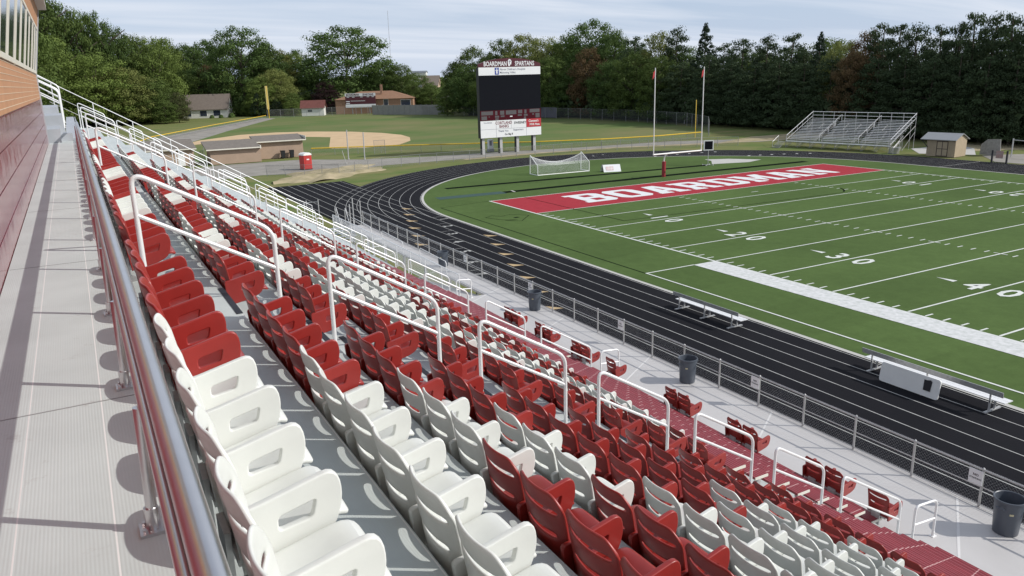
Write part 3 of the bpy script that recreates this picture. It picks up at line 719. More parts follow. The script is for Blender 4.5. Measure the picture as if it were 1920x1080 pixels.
# stair landing and steps beyond the press box, plus its rails
st = empty('stair_landing', (-35.8, -31.5, 10.62), label='pale metal steps and landing at the end of the rear walkway', cat='stairs')
for (x0, x1, y0, y1, z1) in ((-36.3, -35.85, -33.9, -31.2, 11.0), (-35.85, -35.55, -33.4, -32.6, 10.85), (-36.5, -35.75, -31.2, -28.5, 11.3), (-35.75, -35.4, -31.2, -10.8, 10.62), (-36.9, -35.9, -28.5, -24, 11.5)):
    b = MB(); b.box((x0, y0, 9.6), (x1, y1, z1)); child(b, 'step', RISER, st)
for j, (y, dzv) in enumerate(((-31.0, .0), (-29.6, .05), (-26.8, .25))):
    rail_obj(-37.6, 13.15+dzv, -35.75, 12.05+dzv*.6, 11.2, 10.9, y, f'white stair handrail past the press box corner, {ORD[j+1]} one out', 'press box stair rails')

# sloping guard at the far end of the stand
eg = empty('end_guardrail', (-28, -10.5, 3), label='sloping grey pipe guardrail closing the far end of the grandstand', cat='guardrail')
b = MB(); zt = lambda x: 11.86-.605*(x+35.28); b.tube([(-37.4, -10.4, zt(-37.4)), (-24.0, -10.4, zt(-24.0)), (-22.9, -10.4, zt(-23.2)-.1), (-22.9, -10.4, WZ)], .022, 10); child(b, 'top_rail', ALU, eg, True)
b = MB(); b.tube([(-36.4, -10.4, zt(-36.4)-.62), (-23.2, -10.4, zt(-23.2)-.62)], .012, 8); b.tube([(-36.4, -10.4, zt(-36.4)-1.1), (-23.2, -10.4, zt(-23.2)-1.1)], .012, 8); child(b, 'mid_rail', GALV, eg, True)
for j in range(8):
    x = -36.2+1.83*j; b = MB(); b.cyl((x, -10.4, max(deck_at(x)-.2, WZ)), (x, -10.4, zt(x)), .022, n=8); child(b, 'post', ALU, eg, True)

# ---------------------------------------------------------------- chain-link fences (real wires)
def wires(mb, p0, p1, z0, z1, pitch, w):
    """diamond mesh made of thin straight wires in the vertical plane p0-p1"""
    p0 = Vector(p0); p1 = Vector(p1); L = (p1-p0).length; d = (p1-p0)/L; H = z1-z0; nrm = Vector((-d.y, d.x, 0))*w*.5
    for sgn in (1, -1):
        s = -H
        while s < L:
            a, b = (s, s+H) if sgn > 0 else (s+H, s)
            za, zb = z0, z1
            # clip to 0..L
            def cl(t): return max(0., min(L, t))
            a2, b2 = cl(a), cl(b)
            if abs(b-a) > 1e-6:
                za2 = z0+(a2-a)/(b-a)*H; zb2 = z0+(b2-a)/(b-a)*H
                if abs(b2-a2) > .01:
                    A = Vector((*(p0+d*a2).to_2d(), za2)); B = Vector((*(p0+d*b2).to_2d(), zb2))
                    t = (B-A).normalized(); up = nrm.cross(t).normalized()*w*.5
                    off = nrm*sgn*.6
                    vs = [A+off+nrm*.8, A+off-nrm*.4+up, A+off-nrm*.4-up, B+off+nrm*.8, B+off-nrm*.4+up, B+off-nrm*.4-up]
                    mb.add(vs, [(0, 1, 4, 3), (1, 2, 5, 4), (2, 0, 3, 5)])
            s += pitch
    return mb
ff = empty('chain_link_fence', (FX, -40, WZ), label='low silver chain link guard fence along the front walkway beside the track', cat='fence')
HF = .87
for j in range(-9, 23):
    y = -45.73+1.524*j
    if y > -11.9: break
    b = MB(); b.cyl((FX, y, WZ-.15), (FX, y, WZ+HF), .026, n=10); b.cyl((FX, y, WZ+HF), (FX, y, WZ+HF+.03), .03, .012, n=10); child(b, 'post', GALV, ff, True)
for zz, r_ in ((WZ+HF-.02, .019), (WZ+.46, .012), (WZ+.06, .012)):
    b = MB(); b.tube([(FX, -60, zz), (FX, -12, zz)], r_, 8); child(b, 'rail', GALV, ff, True)
b = wires(MB(), (FX+.03, -60, 0), (FX+.03, -12, 0), WZ-.28, WZ+HF, .080, .0016)
child(b, 'chain_link_mesh', GALV, ff)
b = wires(MB(), (FX-.03, -60, 0), (FX-.03, -12, 0), WZ+.004, WZ+.11, .045, .006); wires(b, (FX+.0, -60, 0), (FX+.0, -12, 0), WZ+HF-.05, WZ+HF+.015, .04, .005)
child(b, 'mesh_selvedge', GALV, ff)
for i, y in enumerate((-51.83, -45.73, -39.63, -33.54, -27.44)):
    e = empty('notice', (FX-.04, y, WZ+HF-.2), label=f'small white NO STANDING sign on the walkway fence, {ORD[i+1]} from the right', cat='sign', group='no standing signs')
    b = MB(); b.box((-.005, -.02, -.17), (.005, .27, .15)); b.build('sign_board', SIGNW, e)
    b = MB(); into(b, text_mesh('NO', .075, TBLK, off=.002), basis((0, -1, 0), (0, 0, 1), (-.007, .125, .03))); into(b, text_mesh('STANDING', .05, TBLK, off=.0015), basis((0, -1, 0), (0, 0, 1), (-.007, .125, -.05))); b.build('lettering', TBLK, e)
# ramp cage
rf = empty('ramp_fence', (-22.3, -22, WZ), label='white railed chain link panel guarding the ramp beside the front walkway', cat='fence')
RXX = -22.40
b = MB(); b.tube([(RXX, -31.3, WZ+1.02), (RXX, -13.2, WZ+1.02)], .022, 10); b.tube([(RXX, -31.3, WZ+.02), (RXX, -13.2, WZ+.02)], .016, 8); child(b, 'rail', ALU, rf, True)
for j in range(11):
    y = -31.3+1.81*j; b = MB(); b.cyl((RXX, y, WZ-.1), (RXX, y, WZ+1.02), .022, n=8); child(b, 'post', ALU, rf, True)
b = wires(MB(), (RXX+.02, -31.3, 0), (RXX+.02, -13.2, 0), WZ+.02, WZ+1.0, .075, .0075); child(b, 'chain_link_mesh', ALU, rf)
for i, y in enumerate((-15.5, -20.5, -26.0)):
    e = empty('ramp_rail', (-21.32, y, WZ), label=f'white ramp rail behind the chain link panel, {ORD[i+1]} from the far end', cat='handrail', group='ramp rails')
    b = MB(); b.tube([(0, -1.6, 0), (0, -1.6, .62), (0, -1.5, .72), (0, 1.5, .80), (0, 1.6, .7), (0, 1.6, 0)], .02, 8); b.build('loop_tube', ALU, e, True)
    b = MB(); b.tube([(0, -1.6, .38), (0, 1.6, .42)], .016, 8); b.build('mid_rail', ALU, e, True)
# gate at the end of the front walkway
gt = empty('walkway_gate', (-20.8, -12, WZ), label='grey pipe gate frames where the front walkway ends at the stairs', cat='gate')
for (x, y, h) in ((-20.2, -11.9, 1.5), (-20.75, -12.1, 1.75), (-21.0, -12.2, 1.4), (-21.9, -8.2, 1.3), (-22.6, -7.8, 1.25)):
    b = MB(); b.cyl((x, y, WZ-.6), (x, y, WZ+h), .035, n=8); child(b, 'post', GALV, gt, True)
for (x, y) in ((-21.3, -10.2), (-20.9, -10.9)):
    b = MB(); b.tube([(x, y-.9, WZ-.2), (x, y-.1, WZ+.85), (x, y, WZ+.95), (x, y+.12, WZ+.85), (x, y+.12, WZ-.3)], .03, 8); child(b, 'stair_rail', GALV, gt, True)
b = MB(); b.tube([(-22.6, -7.8, WZ+1.1), (-21.9, -8.2, WZ+1.15)], .025, 8); b.tube([(-22.6, -7.8, WZ+.2), (-21.9, -8.2, WZ+.2)], .025, 8); child(b, 'gate_frame', GALV, gt, True)
b = MB()
for i in range(12): b.box((-22.6, -12.2+.36*i, WZ-.1-.26*i), (-20.3, -11.84+.36*i, WZ-.06-.26*i))
child(b, 'stair_treads', RISER, gt)

# ---------------------------------------------------------------- bins
def make_bin(label, loc):
    e = empty('trash_can', loc, label=label, cat='trash can', group='grey trash cans by the fence')
    m = MB(); n = 28; prof = [(.0, .0), (.215, 0), (.225, .02), (.262, .70), (.285, .71), (.288, .75), (.270, .755), (.258, .745), (.240, .60), (.21, .05), (0, .04)]
    vs = []
    for (r_, z_) in prof:
        for i in range(n): t = 2*math.pi*i/n; vs.append((r_*math.cos(t), r_*math.sin(t), z_))
    m.add(vs, [(j*n+i, j*n+(i+1) % n, (j+1)*n+(i+1) % n, (j+1)*n+i) for j in range(len(prof)-1) for i in range(n)]); m.build('bin_body', BINM, e, True)
    for s in (-1, 1):
        m = MB(); m.tube([(s*.27, -.07, .58), (s*.335, -.06, .63), (s*.335, .06, .63), (s*.27, .07, .58)], .014, 6); m.build('handle', BINM, e, True)
    m = MB(); m.obox((-.19, -.165, .50), (.022, -.022*1.2, 0), (.004, .004, 0), (0, 0, .018)); m.build('sticker', mat('cream_sticker', (.6, .55, .35), .6, nscale=3, namt=.1), e)
    return e
for y, lb in ((-52.62, 'nearest grey trash can at the right edge of the front walkway'), (-43.35, 'grey trash can in the middle of the front walkway'), (-34.45, 'grey trash can beyond the farthest pair of walkway chairs'), (-25.65, 'farthest grey trash can beside the end of the ramp fence')):
    make_bin(lb, (-20.62, y, WZ))

# ---------------------------------------------------------------- team benches on the track
def team_bench(y0, y1, x, label):
    L = y1-y0
    e = empty('team_bench', (x, (y0+y1)/2, 0.), label=label, cat='bench', group='aluminium team benches')
    m = MB(); m.box((.05, -L/2, .43), (.29, L/2, .46)); m.box((.31, -L/2, .43), (.55, L/2, .46)); m.build('seat', ALU, e)
    m = MB(); m.obox((-.12, 0, .80), (.012, 0, .003), (0, L/2, 0), (-.01, 0, .10)); m.build('backrest', GALV, e)
    for j in range(3):
        yy = -L/2+.45+(L-.9)*j/2
        m = MB(); m.box((-.35, yy-.05, .02), (.62, yy+.05, .06)); m.box((.25, yy-.03, .06), (.31, yy+.03, .43)); m.box((-.10, yy-.03, .06), (-.05, yy+.03, .86)); m.box((-.1, yy-.02, .38), (.5, yy+.02, .429)); m.build('leg', GALV, e)
    return e
team_bench(-34.0, -29.3, -8.95, 'silver aluminium bench with back on the track, farther from the camera')
team_bench(-46.0, -40.3, -8.25, 'silver aluminium bench behind the white folded table beside the track')
tb_ = empty('folding_table', (-8.95, -42.8, 0), label='white plastic table top standing on its edge against the nearer bench', cat='table')
pan = curve_panel(rounded([(-1.22, 0), (1.22, 0), (1.22, .76), (-1.22, .76)], .10), [], .018, .008, WHP)
pan.transform(basis((0, -1, 0), (.16, 0, 1), (0, 0, .03))); obj('table_top', pan, tb_)
m = MB()
for i in range(7):
    a = i/6; m.obox((-.045+.10+(.0), -.62-.03, .30+.0), (.0, .17, 0), (.0005, 0, 0), (.030, 0, .19)) if i == 0 else None
m = MB(); m.add([(-.032+.16*.22-.012, -.62+.0, .26), (-.032+.16*.22-.012, -.90, .26), (-.032+.16*.62-.012, -.92, .64), (-.032+.16*.62-.012, -.86, .70), (-.032+.16*.62-.012, -.72, .66), (-.032+.16*.62-.012, -.60, .66)], [(0, 1, 2, 3, 4, 5)])
m.build('black_emblem', TBLK, tb_)
b = MB(); b.box((-.02, 1.0, 0), (.10, 1.12, .03)); b.build('foot', TBLK, tb_)

# ---------------------------------------------------------------- goal post
gp = empty('goal_post', (25.1, 10.0, 0), label='white football goal post with red padded base behind the end zone', cat='goal post')
m = MB(); pts = [(0, 1.75, 0), (0, 1.75, 1.75)]+[(0, 1.75-1.75*math.sin(a)*1.0, 1.75+1.3*(1-math.cos(a)) if False else 1.75+1.28*math.sin(a)) for a in (0.25, .5, .75, 1.0, 1.25, 1.4, 1.5707)]
pts = [(0, 2.4, 0), (0, 2.4, 1.9), (0, 2.32, 2.3), (0, 2.08, 2.62), (0, 1.65, 2.86), (0, 1.0, 3.0), (0, 0, 3.05)]
m.tube(pts, .075, 12); m.build('gooseneck', WHP, gp, True)
m = MB(); m.cyl((0, 2.4, .02), (0, 2.4, 1.85), .23, n=16); pd = m.build('base_pad', mat('red_vinyl_pad', (.30, .02, .03), .45, nscale=2, namt=.2), gp, True)
m = MB(); m.cyl((-3.6, 0, 3.05), (3.6, 0, 3.05), .085, n=12); m.build('crossbar', WHP, gp, True)
for s in (-1, 1):
    m = MB(); m.cyl((s*3.556, 0, 3.0), (s*3.556, 0, 12.55), .055, n=10); m.build('upright', WHP, gp, True)
    m = MB(); m.add([(s*3.556-.05, -.03, 12.3), (s*3.556-.30, -.05, 12.05), (s*3.556-.38, -.02, 11.3), (s*3.556-.12, -.06, 11.6)], [(0, 1, 2, 3)]); m.build('ribbon', TRED, gp)
# play clock
pc = empty('play_clock', (37.1, 17.8, 0), label='portable play clock with white framed black screen on a thin stand', cat='play clock')
m = MB(); m.cyl((0, 0, 0), (0, 0, 2.0), .04, n=8)
for a in range(4): m.cyl((0, 0, .1), (.7*math.cos(a*1.57+.5), .7*math.sin(a*1.57+.5), .05), .03, n=6); m.cyl((.7*math.cos(a*1.57+.5), .7*math.sin(a*1.57+.5)-.03, .08), (.7*math.cos(a*1.57+.5), .7*math.sin(a*1.57+.5)+.03, .08), .08, n=8)
m.build('stand', GALV, pc)
a_ = Vector((.9, -.44, 0)).normalized(); nrm = Vector((-.44, -.9, 0)).normalized()
m = MB(); m.obox((0, 0, 2.62), a_*.66, nrm*.06, (0, 0, .66)); m.build('frame', WHP, pc)
m = MB(); m.obox(Vector((0, 0, 2.62))+nrm*.062, a_*.53, nrm*.006, (0, 0, .53)); m.build('screen', SCREEN, pc)
# soccer goal
sg = empty('soccer_goal', (17.95, 23.2, 0), rz=-.055, label='small white soccer goal with sagging net beyond the end zone', cat='soccer goal')
hw, dp, hg, ht = 3.75, 2.1, 2.35, 1.1
m = MB(); m.tube([(-hw, 0, 0), (-hw, 0, 1.25), (-hw+.02, dp*.95, hg)], .05, 8); m.tube([(hw, 0, 0), (hw, 0, 1.25), (hw-.02, dp*.95, hg)], .05, 8)
m.tube([(-hw, dp, 0), (-hw+.02, dp*.95, hg)], .05, 8); m.tube([(hw, dp, 0), (hw-.02, dp*.95, hg)], .05, 8); m.tube([(-hw, 0, .05), (hw, 0, .05)], .06, 8); m.tube([(-hw, 0, .05), (-hw, dp, .05)], .05, 8); m.tube([(hw, 0, .05), (hw, dp, .05)], .05, 8); m.build('frame', WHP, sg, True)
m = MB(); nx = 44
def top(i): s_ = (i/nx*2-1); return hg-.95*(1-s_*s_)
for i in range(nx+1):
    x = -hw+2*hw*i/nx; m.tube([(x, 0, .05), (x, 0, 1.2-.12*(1-(i/nx*2-1)**2)), (x, dp*.95, top(i)), (x, dp, .05)], .007, 3, cap=False)
for j in range(9):
    z = .1+.14*j; m.tube([(-hw, 0, z), (hw, 0, z)], .007, 3, cap=False)
for j in range(1, 12):
    t_ = j/12; m.tube([(-hw+2*hw*i/12, dp*.95*t_, 1.15*(1-t_)+top(i*nx/12)*t_) for i in range(13)], .009 if j < 11 else .03, 3, cap=False)
for s in (-1, 1):
    for j in range(9): m.tube([(s*hw, 0, .1+.14*j), (s*hw, dp, .1+.25*j)], .007, 3, cap=False)
m.build('net', NET, sg)
# A-frame sign
af = empty('a_frame_sign', (23.6, 20.8, 0), rz=-.3, label='small white A-frame board lying low between soccer goal and goal post', cat='sign')
m = MB(); m.obox((0, -.2, .42), (1.15, 0, 0), (0, .02, .012), (0, .28, .46)); m.build('front_board', SIGNW, af)
m = MB(); m.obox((-.1, .5, .42), (1.15, 0, 0), (0, .02, -.012), (0, -.28, .46)); m.build('rear_board', SIGNW, af)
m = MB(); m.obox((-.3, -.222, .45), (.5, 0, 0), (0, .002, 0), (0, .14, .23)); m.build('faded_picture', mat('faded_pink_print', (.62, .40, .40), .7, nscale=3, col2=(.75, .72, .72)), af)

# ---------------------------------------------------------------- main scoreboard
sb = empty('scoreboard', (26.8, 52.6, 0), label='tall stadium scoreboard with dark screen, maroon BOARDMAN SPARTANS header and sponsor panels', cat='scoreboard')
def SB(x0, x1, z0, z1, y, th, m, nm_, parent=sb):
    b = MB(); b.box((x0, y, z0), (x1, y+th, z1)); o = b.build(nm_, m, parent); return o
for x in (-5.0, -1.75, 1.35, 4.55):
    b = MB(); b.box((x-.24, .35, -.05), (x+.24, 1.0, 3.0)); b.box((x-.30, .34, -.05), (x-.241, .94, 3.0), 1); b.build('post', [GALV, DARK], sb)
SB(-5.6, 5.65, 2.55, 13.5, .0, .9, DARK, 'cabinet')
SB(-5.6, 5.65, 6.85, 12.28, -.03, .028, SCREEN, 'screen')
SB(-5.62, 5.67, 12.28, 13.5, -.05, .048, SIGNW, 'sponsor_strip')
b = MB(); b.prism([(-5.62, 13.52), (5.67, 13.52), (5.67, 14.0), (4.2, 14.45), (2.4, 14.75), (0, 14.88), (-2.4, 14.75), (-4.2, 14.45), (-5.62, 14.0)], -.05, .4, 'y'); hd = b.build('header', MAROON, sb)
def txt(s, size, m, x, z, y=-.06, off=0., sx=1., parent=sb, nm_='lettering', align='CENTER'):
    b = MB(); into(b, text_mesh(s, size, m, off=off, sx=sx, align=align), basis((1, 0, 0), (0, 0, 1), (x, y, z))); return b.build(nm_, m, parent)
txt('BOARDMAN', 1.0, SIGNW, -2.62, 13.98, off=.018, sx=.74); txt('SPARTANS', 1.0, SIGNW, 2.72, 13.98, off=.018, sx=.76)
b = MB(); b.prism([(-.28, 13.66), (.02, 13.62), (.02, 13.9), (.22, 13.84), (.30, 14.1), (.34, 14.4), (.12, 14.66), (-.10, 14.72), (-.30, 14.52), (-.36, 14.2)], -.062, -.056, 'y'); b.prism([(-.2, 14.4), (-.05, 14.5), (.15, 14.45), (.2, 14.3), (0, 14.28), (0, 13.98), (-.12, 13.98), (-.14, 14.28)], -.066, -.0625, 'y', 1); b.build('helmet_emblem', [SIGNW, TGREY], sb)
b = MB(); b.box((-2.75, -.058, 12.36), (-2.0, -.052, 13.42)); b.build('hospital_logo', TBLUE, sb)
b = MB(); b.box((-2.50, -.064, 12.52), (-2.25, -.060, 12.95)); b.box((-2.62, -.064, 12.96), (-2.13, -.060, 13.08)); b.cyl((-2.375, -.064, 13.22), (-2.375, -.060, 13.22), .1, n=10); b.build('logo_figure', SIGNW, sb)
txt("Akron Children's Hospital", .44, TGREY, -1.85, 13.14, align='LEFT', off=.006); txt('Mahoning Valley', .44, TGREY, -1.85, 12.66, align='LEFT', off=.006)
SB(-5.6, 5.65, 5.28, 6.85, -.04, .038, mat('dark_red_score_panel', (.065, .008, .014), .8, nscale=2, namt=.1, spec=.1), 'score_panel')
b = MB(); GP = mat('grey_score_digit', (.085, .08, .085), .6, nscale=2, namt=.1)
for (x0, x1, z0, z1) in ((-5.4, -3.3, 6.15, 6.75), (-5.4, -4.4, 5.4, 6.0), (-4.1, -3.9, 5.8, 5.95), (-2.9, -2.5, 6.1, 6.75), (-2.0, -1.25, 6.1, 6.75), (-2.95, -2.2, 5.7, 6.0), (-1.9, -1.2, 5.75, 6.0), (-2.9, -2.3, 5.32, 5.6), (-.95, 1.0, 6.1, 6.75), (1.3, 2.1, 6.2, 6.75), (2.5, 2.9, 6.15, 6.75), (1.25, 2.0, 5.8, 6.05), (2.4, 3.1, 5.75, 6.05), (2.4, 2.8, 5.4, 5.65), (3.5, 5.4, 6.25, 6.8), (4.6, 5.4, 5.4, 6.1), (4.0, 4.3, 5.85, 6.1)):
    b.box((x0, -.048, z0), (x1, -.041, z1))
b.build('digit_windows', GP, sb)
SB(-.2, .25, 5.72, 5.88, -.052, .008, SIGNW, 'timer_plate')
for (x0, x1, m) in ((-5.6, -2.8, SIGNW), (-2.78, -.02, SIGNW), (0, 2.8, SIGNW), (2.82, 5.65, TRED)): SB(x0, x1, 3.92, 5.26, -.05, .048, m, 'sponsor_panel')
for (x0, x1) in ((-5.6, -2.8), (-2.78, 2.8), (2.82, 5.65)): SB(x0, x1, 2.58, 3.90, -.05, .048, SIGNW, 'sponsor_panel')
b = MB(); [b.box((xx-.02, -.056, z0), (xx+.02, -.0505, z1)) for xx, z0, z1 in ((-2.79, 2.6, 5.24), (-.01, 3.94, 5.24), (2.81, 2.6, 5.24))]; b.box((-5.6, -.056, 3.89), (5.65, -.0505, 3.93)); b.build('panel_divider', TGREY, sb)
txt('Northfield', .34, TGREY, -4.3, 4.95); txt('CORTLAND', .66, TMAR, -1.40, 4.82, off=.012, sx=.85); txt('BANKS', .66, TMAR, -1.35, 4.27, off=.012, sx=.85)
txt('SWEENEY', .52, TBLK, 1.65, 4.72, off=.012, sx=1.0); txt("Cassese's", .55, SIGNW, 4.2, 4.9, off=.01, sx=.9); txt('MVR Pizza', .45, SIGNW, 4.4, 4.32, off=.01)
txt('Thank You', .42, TGREY, -1.5, 3.55, off=.01); txt('Supporters', .42, TGREY, 1.3, 3.62, off=.01); txt('Go Big B', .42, TBLK, -.5, 3.0, off=.01)
e = empty('equipment_cart', (24.9, 56.5, 0), label='small blue and white box standing behind the scoreboard posts', cat='cart')
b = MB(); b.box((-.4, -.3, .5), (.4, .3, 2.0)); b.build('box_body', SIGNW, e); b = MB(); b.box((-.5, -.35, 0), (.5, .35, .5)); b.box((-.3, -.32, 1.0), (.1, -.301, 1.8)); b.build('cart_base', TGREY, e)

# ---------------------------------------------------------------- small scoreboard
s2 = empty('field_scoreboard', (58.9, 225, 0), rz=-.5, label='small maroon baseball scoreboard on posts in front of the brick building', cat='scoreboard')
b = MB(); b.box((-5.6, 0, 2.4), (5.6, .4, 7.4)); b.build('cabinet', MAROON, s2)
b = MB(); b.box((-5.65, -.03, 6.4), (5.65, -.005, 7.45)); b.box((-5.6, -.03, 2.35), (5.6, -.005, 3.5)); b.build('white_strip', SIGNW, s2)
b = MB(); into(b, text_mesh('BOARDMAN', 1.0, TBLK, off=.03, sx=.85), basis((1, 0, 0), (0, 0, 1), (-2.8, -.05, 6.9))); into(b, text_mesh('SPARTANS', 1.0, TBLK, off=.03, sx=.85), basis((1, 0, 0), (0, 0, 1), (2.9, -.05, 6.9))); b.build('lettering', MAROON, s2)
b = MB()
for i in range(12): b.box((-3.6+.45*i, -.03, 4.6), (-3.3+.45*i, -.01, 4.8))
for x in (-5, -3, 0, 2.4, 4.2): b.box((x, -.03, 6.0), (x+.9, -.01, 6.2))
for z in (3.9, 4.6): b.box((-5.4, -.03, z-.2), (-4, -.01, z+.1))
b.build('legend', SIGNW, s2)
for x in (-3.2, 0, 3.2): b = MB(); b.box((x-.15, .1, 0), (x+.15, .3, 2.4)); b.build('post', DGALV, s2)

# ---------------------------------------------------------------- visitors' bleachers (facing the field, -x)
vb = empty('visitor_bleachers', (65.3, 20.3, 0), rz=R(9.5), label='open silver aluminium visitor bleachers across the track before the dark pines', cat='bleachers')
nr = 15; tr2, rs2, z0b = .45, .205, .85
for i in range(nr):
    b = MB(); xx = tr2*i; z = z0b+rs2*i
    for (ya_, yb_) in ((-8.15, -3.5), (-2.7, 2.7), (3.5, 8.15)): b.box((xx, ya_, z+.40), (xx+.25, yb_, z+.44))
    b.build('bench_row', ALU, vb)
    b = MB(); b.box((xx-.20, -8.2, z), (xx-.02, 8.2, z+.04)); b.build('foot_board', GALV, vb)
def vtube(pts, r_, nm_, m=ALU): b = MB(); b.tube(pts, r_, 6); return b.build(nm_, m, vb)
zt_ = z0b+rs2*nr
for s in (-1, 1):
    yv = s*8.3
    vtube([(-.5, yv, z0b+1.0), (tr2*nr, yv, zt_+1.25)], .045, 'side_rail'); vtube([(-.5, yv, z0b+.3), (tr2*nr, yv, zt_+.6)], .03, 'side_rail')
    for j in range(6): xx = -.5+(tr2*nr+.5)*j/5; zz = z0b+(zt_-z0b)*j/5; vtube([(xx, yv, 0 if j % 2 == 0 else zz), (xx, yv, zz+1.1+.3*j/5)], .03, 'side_post', GALV)
vtube([(tr2*nr, -8.3, zt_+1.25), (tr2*nr, 8.3, zt_+1.25)], .04, 'back_rail'); vtube([(tr2*nr, -8.3, zt_+.7), (tr2*nr, 8.3, zt_+.7)], .03, 'back_rail')
for j in range(10): yy = -8.3+16.6*j/9; vtube([(tr2*nr, yy, 0), (tr2*nr, yy, zt_+1.25)], .035, 'back_post', GALV)
for yy in (-3.15, 3.15):
    for (f0, f1) in ((.05, .38), (.42, .66), (.70, .97)):
        xa, xb = tr2*nr*f0, tr2*nr*f1; za, zb = z0b+(zt_-z0b)*f0, z0b+(zt_-z0b)*f1
        vtube([(xa, yy, za), (xa, yy, za+1.0), (xb, yy, zb+1.0), (xb, yy, zb)], .035, 'aisle_rail')
vtube([(-.6, -8.3, z0b+.1), (-.6, 8.3, z0b+.1)], .08, 'front_beam'); vtube([(-.6, -8.3, z0b+.9), (-.6, 8.3, z0b+.9)], .025, 'front_rail', GALV)
for j in range(9):
    yy = -8.3+16.6*j/8; b = MB(); b.cyl((-.6, yy, 0), (-.6, yy, z0b+.9), .035, n=6); b.cyl((-.6, yy, .1), (3.2, yy, z0b+1.3), .03, n=6); b.cyl((3.2, yy, 0), (3.2, yy, z0b+1.4), .04, n=6); b.cyl((-.2, yy, .05), (tr2*nr, yy, zt_-.55), .04, n=6)
    b.cyl((3.2, yy, 0), (tr2*nr, yy, 2.5), .03, n=6); b.cyl((-.6, yy, .1), (-.6, min(yy+2.07, 8.3), z0b), .02, n=6); b.build('frame_leg', DGALV, vb)
for (s, yb_) in ((1, 8.35), (-1, -8.35)):
    b = MB()
    for j in range(6): b.box((-.9-.28*j if s > 0 else -.6-.1*j, min(yb_, yb_+s*1.3), z0b-.16*j-.04), (-.6-.28*j if s > 0 else .2-.1*j, max(yb_, yb_+s*1.3), z0b-.16*j))
    b.cyl((-.6, yb_+s*1.3, z0b+.9), (-2.2, yb_+s*1.3, .9), .03, n=6); b.cyl((-.6, yb_+s*1.3, 0), (-.6, yb_+s*1.3, z0b+.9), .03, n=6); b.cyl((-2.2, yb_+s*1.3, 0), (-2.2, yb_+s*1.3, .9), .03, n=6); b.build('stair', GALV, vb)
# storage shed
sh = empty('storage_shed', (66.6, 4.7, 0), rz=R(6), label='tan wooden storage shed with metal roof right of the visitor bleachers', cat='shed')
TANW = mat('tan_shed_siding', (.42, .335, .23), .8, nscale=2, namt=.12)
b = MB(); b.box((0, -1.9, 0), (3.0, 1.9, 2.3)); b.prism([(0, 2.3), (3.0, 2.3), (3.0, 2.32), (1.5, 2.95), (0, 2.32)], -1.9, 1.9, 'y')
for j in range(13): y = -1.8+.3*j; b.box((-.025, y-.02, .05), (-.001, y+.02, 2.28))
b.build('wall', TANW, sh)
b = MB(); b.add([(-.35, -2.1, 2.27), (1.5, -2.1, 3.08), (1.5, 2.7, 3.08), (-.35, 2.7, 2.27), (3.35, -2.1, 2.27), (3.35, 2.7, 2.27), (-.35, -2.1, 2.20), (1.5, -2.1, 3.0), (1.5, 2.7, 3.0), (-.35, 2.7, 2.20), (3.35, -2.1, 2.2), (3.35, 2.7, 2.2)],
     [(0, 1, 2, 3), (1, 4, 5, 2), (6, 9, 8, 7), (7, 8, 11, 10), (0, 3, 9, 6), (4, 10, 11, 5), (0, 6, 7, 1), (1, 7, 10, 4), (3, 2, 8, 9), (2, 5, 11, 8)]); b.build('roof', mat('pale_metal_roof', (.36, .37, .37), .5, .3, nscale=2, namt=.08), sh)
b = MB(); b.box((-.05, -.9, .1), (-.027, .5, 2.0)); dr = b.build('door', TANW, sh)
b = MB()
for (y0, y1, z0, z1) in ((-.95, -.87, .1, 2.05), (-.24, -.16, .1, 2.05), (.47, .55, .1, 2.05), (-.95, .55, 1.98, 2.08), (-.95, .55, .05, .14), (-.87, .47, 1.0, 1.08)): b.box((-.06, y0, z0), (-.051, y1, z1))
b.build('door_trim', mat('dark_brown_trim', (.05, .035, .03), .7, nscale=3, namt=.2), sh)
b = MB(); b.cyl((-.05, 1.75, 1.2), (-.2, 2.6, 2.2), .05, n=6); b.build('roof_brace', TBLK, sh)
e = empty('mesh_backstop', (72.5, 1.2, 0), label='grey mesh covered frame standing right behind the shed', cat='frame')
b = MB(); b.prism([(-1.2, 0), (1.6, 0), (1.5, 1.4), (.7, 2.1), (-1.0, 2.2)], -.05, .05, 'x'); b.build('mesh_panel', mat('grey_dusty_mesh', (.33, .32, .30), .9, nscale=3, namt=.3), e)
b = MB(); b.cyl((0, -2.6, 0), (0, -2.6, 2.4), .09, n=8); b.cyl((0, -9.0, 0), (0, -9.0, 2.2), .09, n=8); b.cyl((0, -2.6, 2.2), (0, -9, 2.0), .05, n=6); b.build('pipe_frame', GALV, e)
e = empty('barrier_sign', (64.6, -4.3, 0), label='small framed notice hung between two dark posts at the far track edge', cat='sign')
b = MB(); [b.box((-.08, y-.09, 0), (.08, y+.09, 1.55)) for y in (.9, -.9)]; b.box((-.03, -.9, .05), (.03, .9, .1)); b.box((-.02, -.9, 1.3), (.02, .9, 1.34)); b.build('post', TBLK, e)
b = MB(); b.box((-.05, -.45, .6), (-.03, .45, 1.5)); b.build('notice_board', mat('worn_notice', (.42, .36, .33), .8, nscale=3, col2=(.45, .22, .18)), e)
e = empty('pole_frame', (96, 82, 0), label='thin grey football style pipe frame at the edge of the wood left of the bleachers', cat='frame')
b = MB(); b.cyl((-4.0, 3, 0), (-4.0, 3, 5.2), .10, n=6); b.cyl((0, -3, 0), (0, -3, 5.6), .08, n=6); b.cyl((-4.0, 3, 5.0), (0, -3, 5.4), .06, n=6); b.build('pipe_frame', GALV, e)

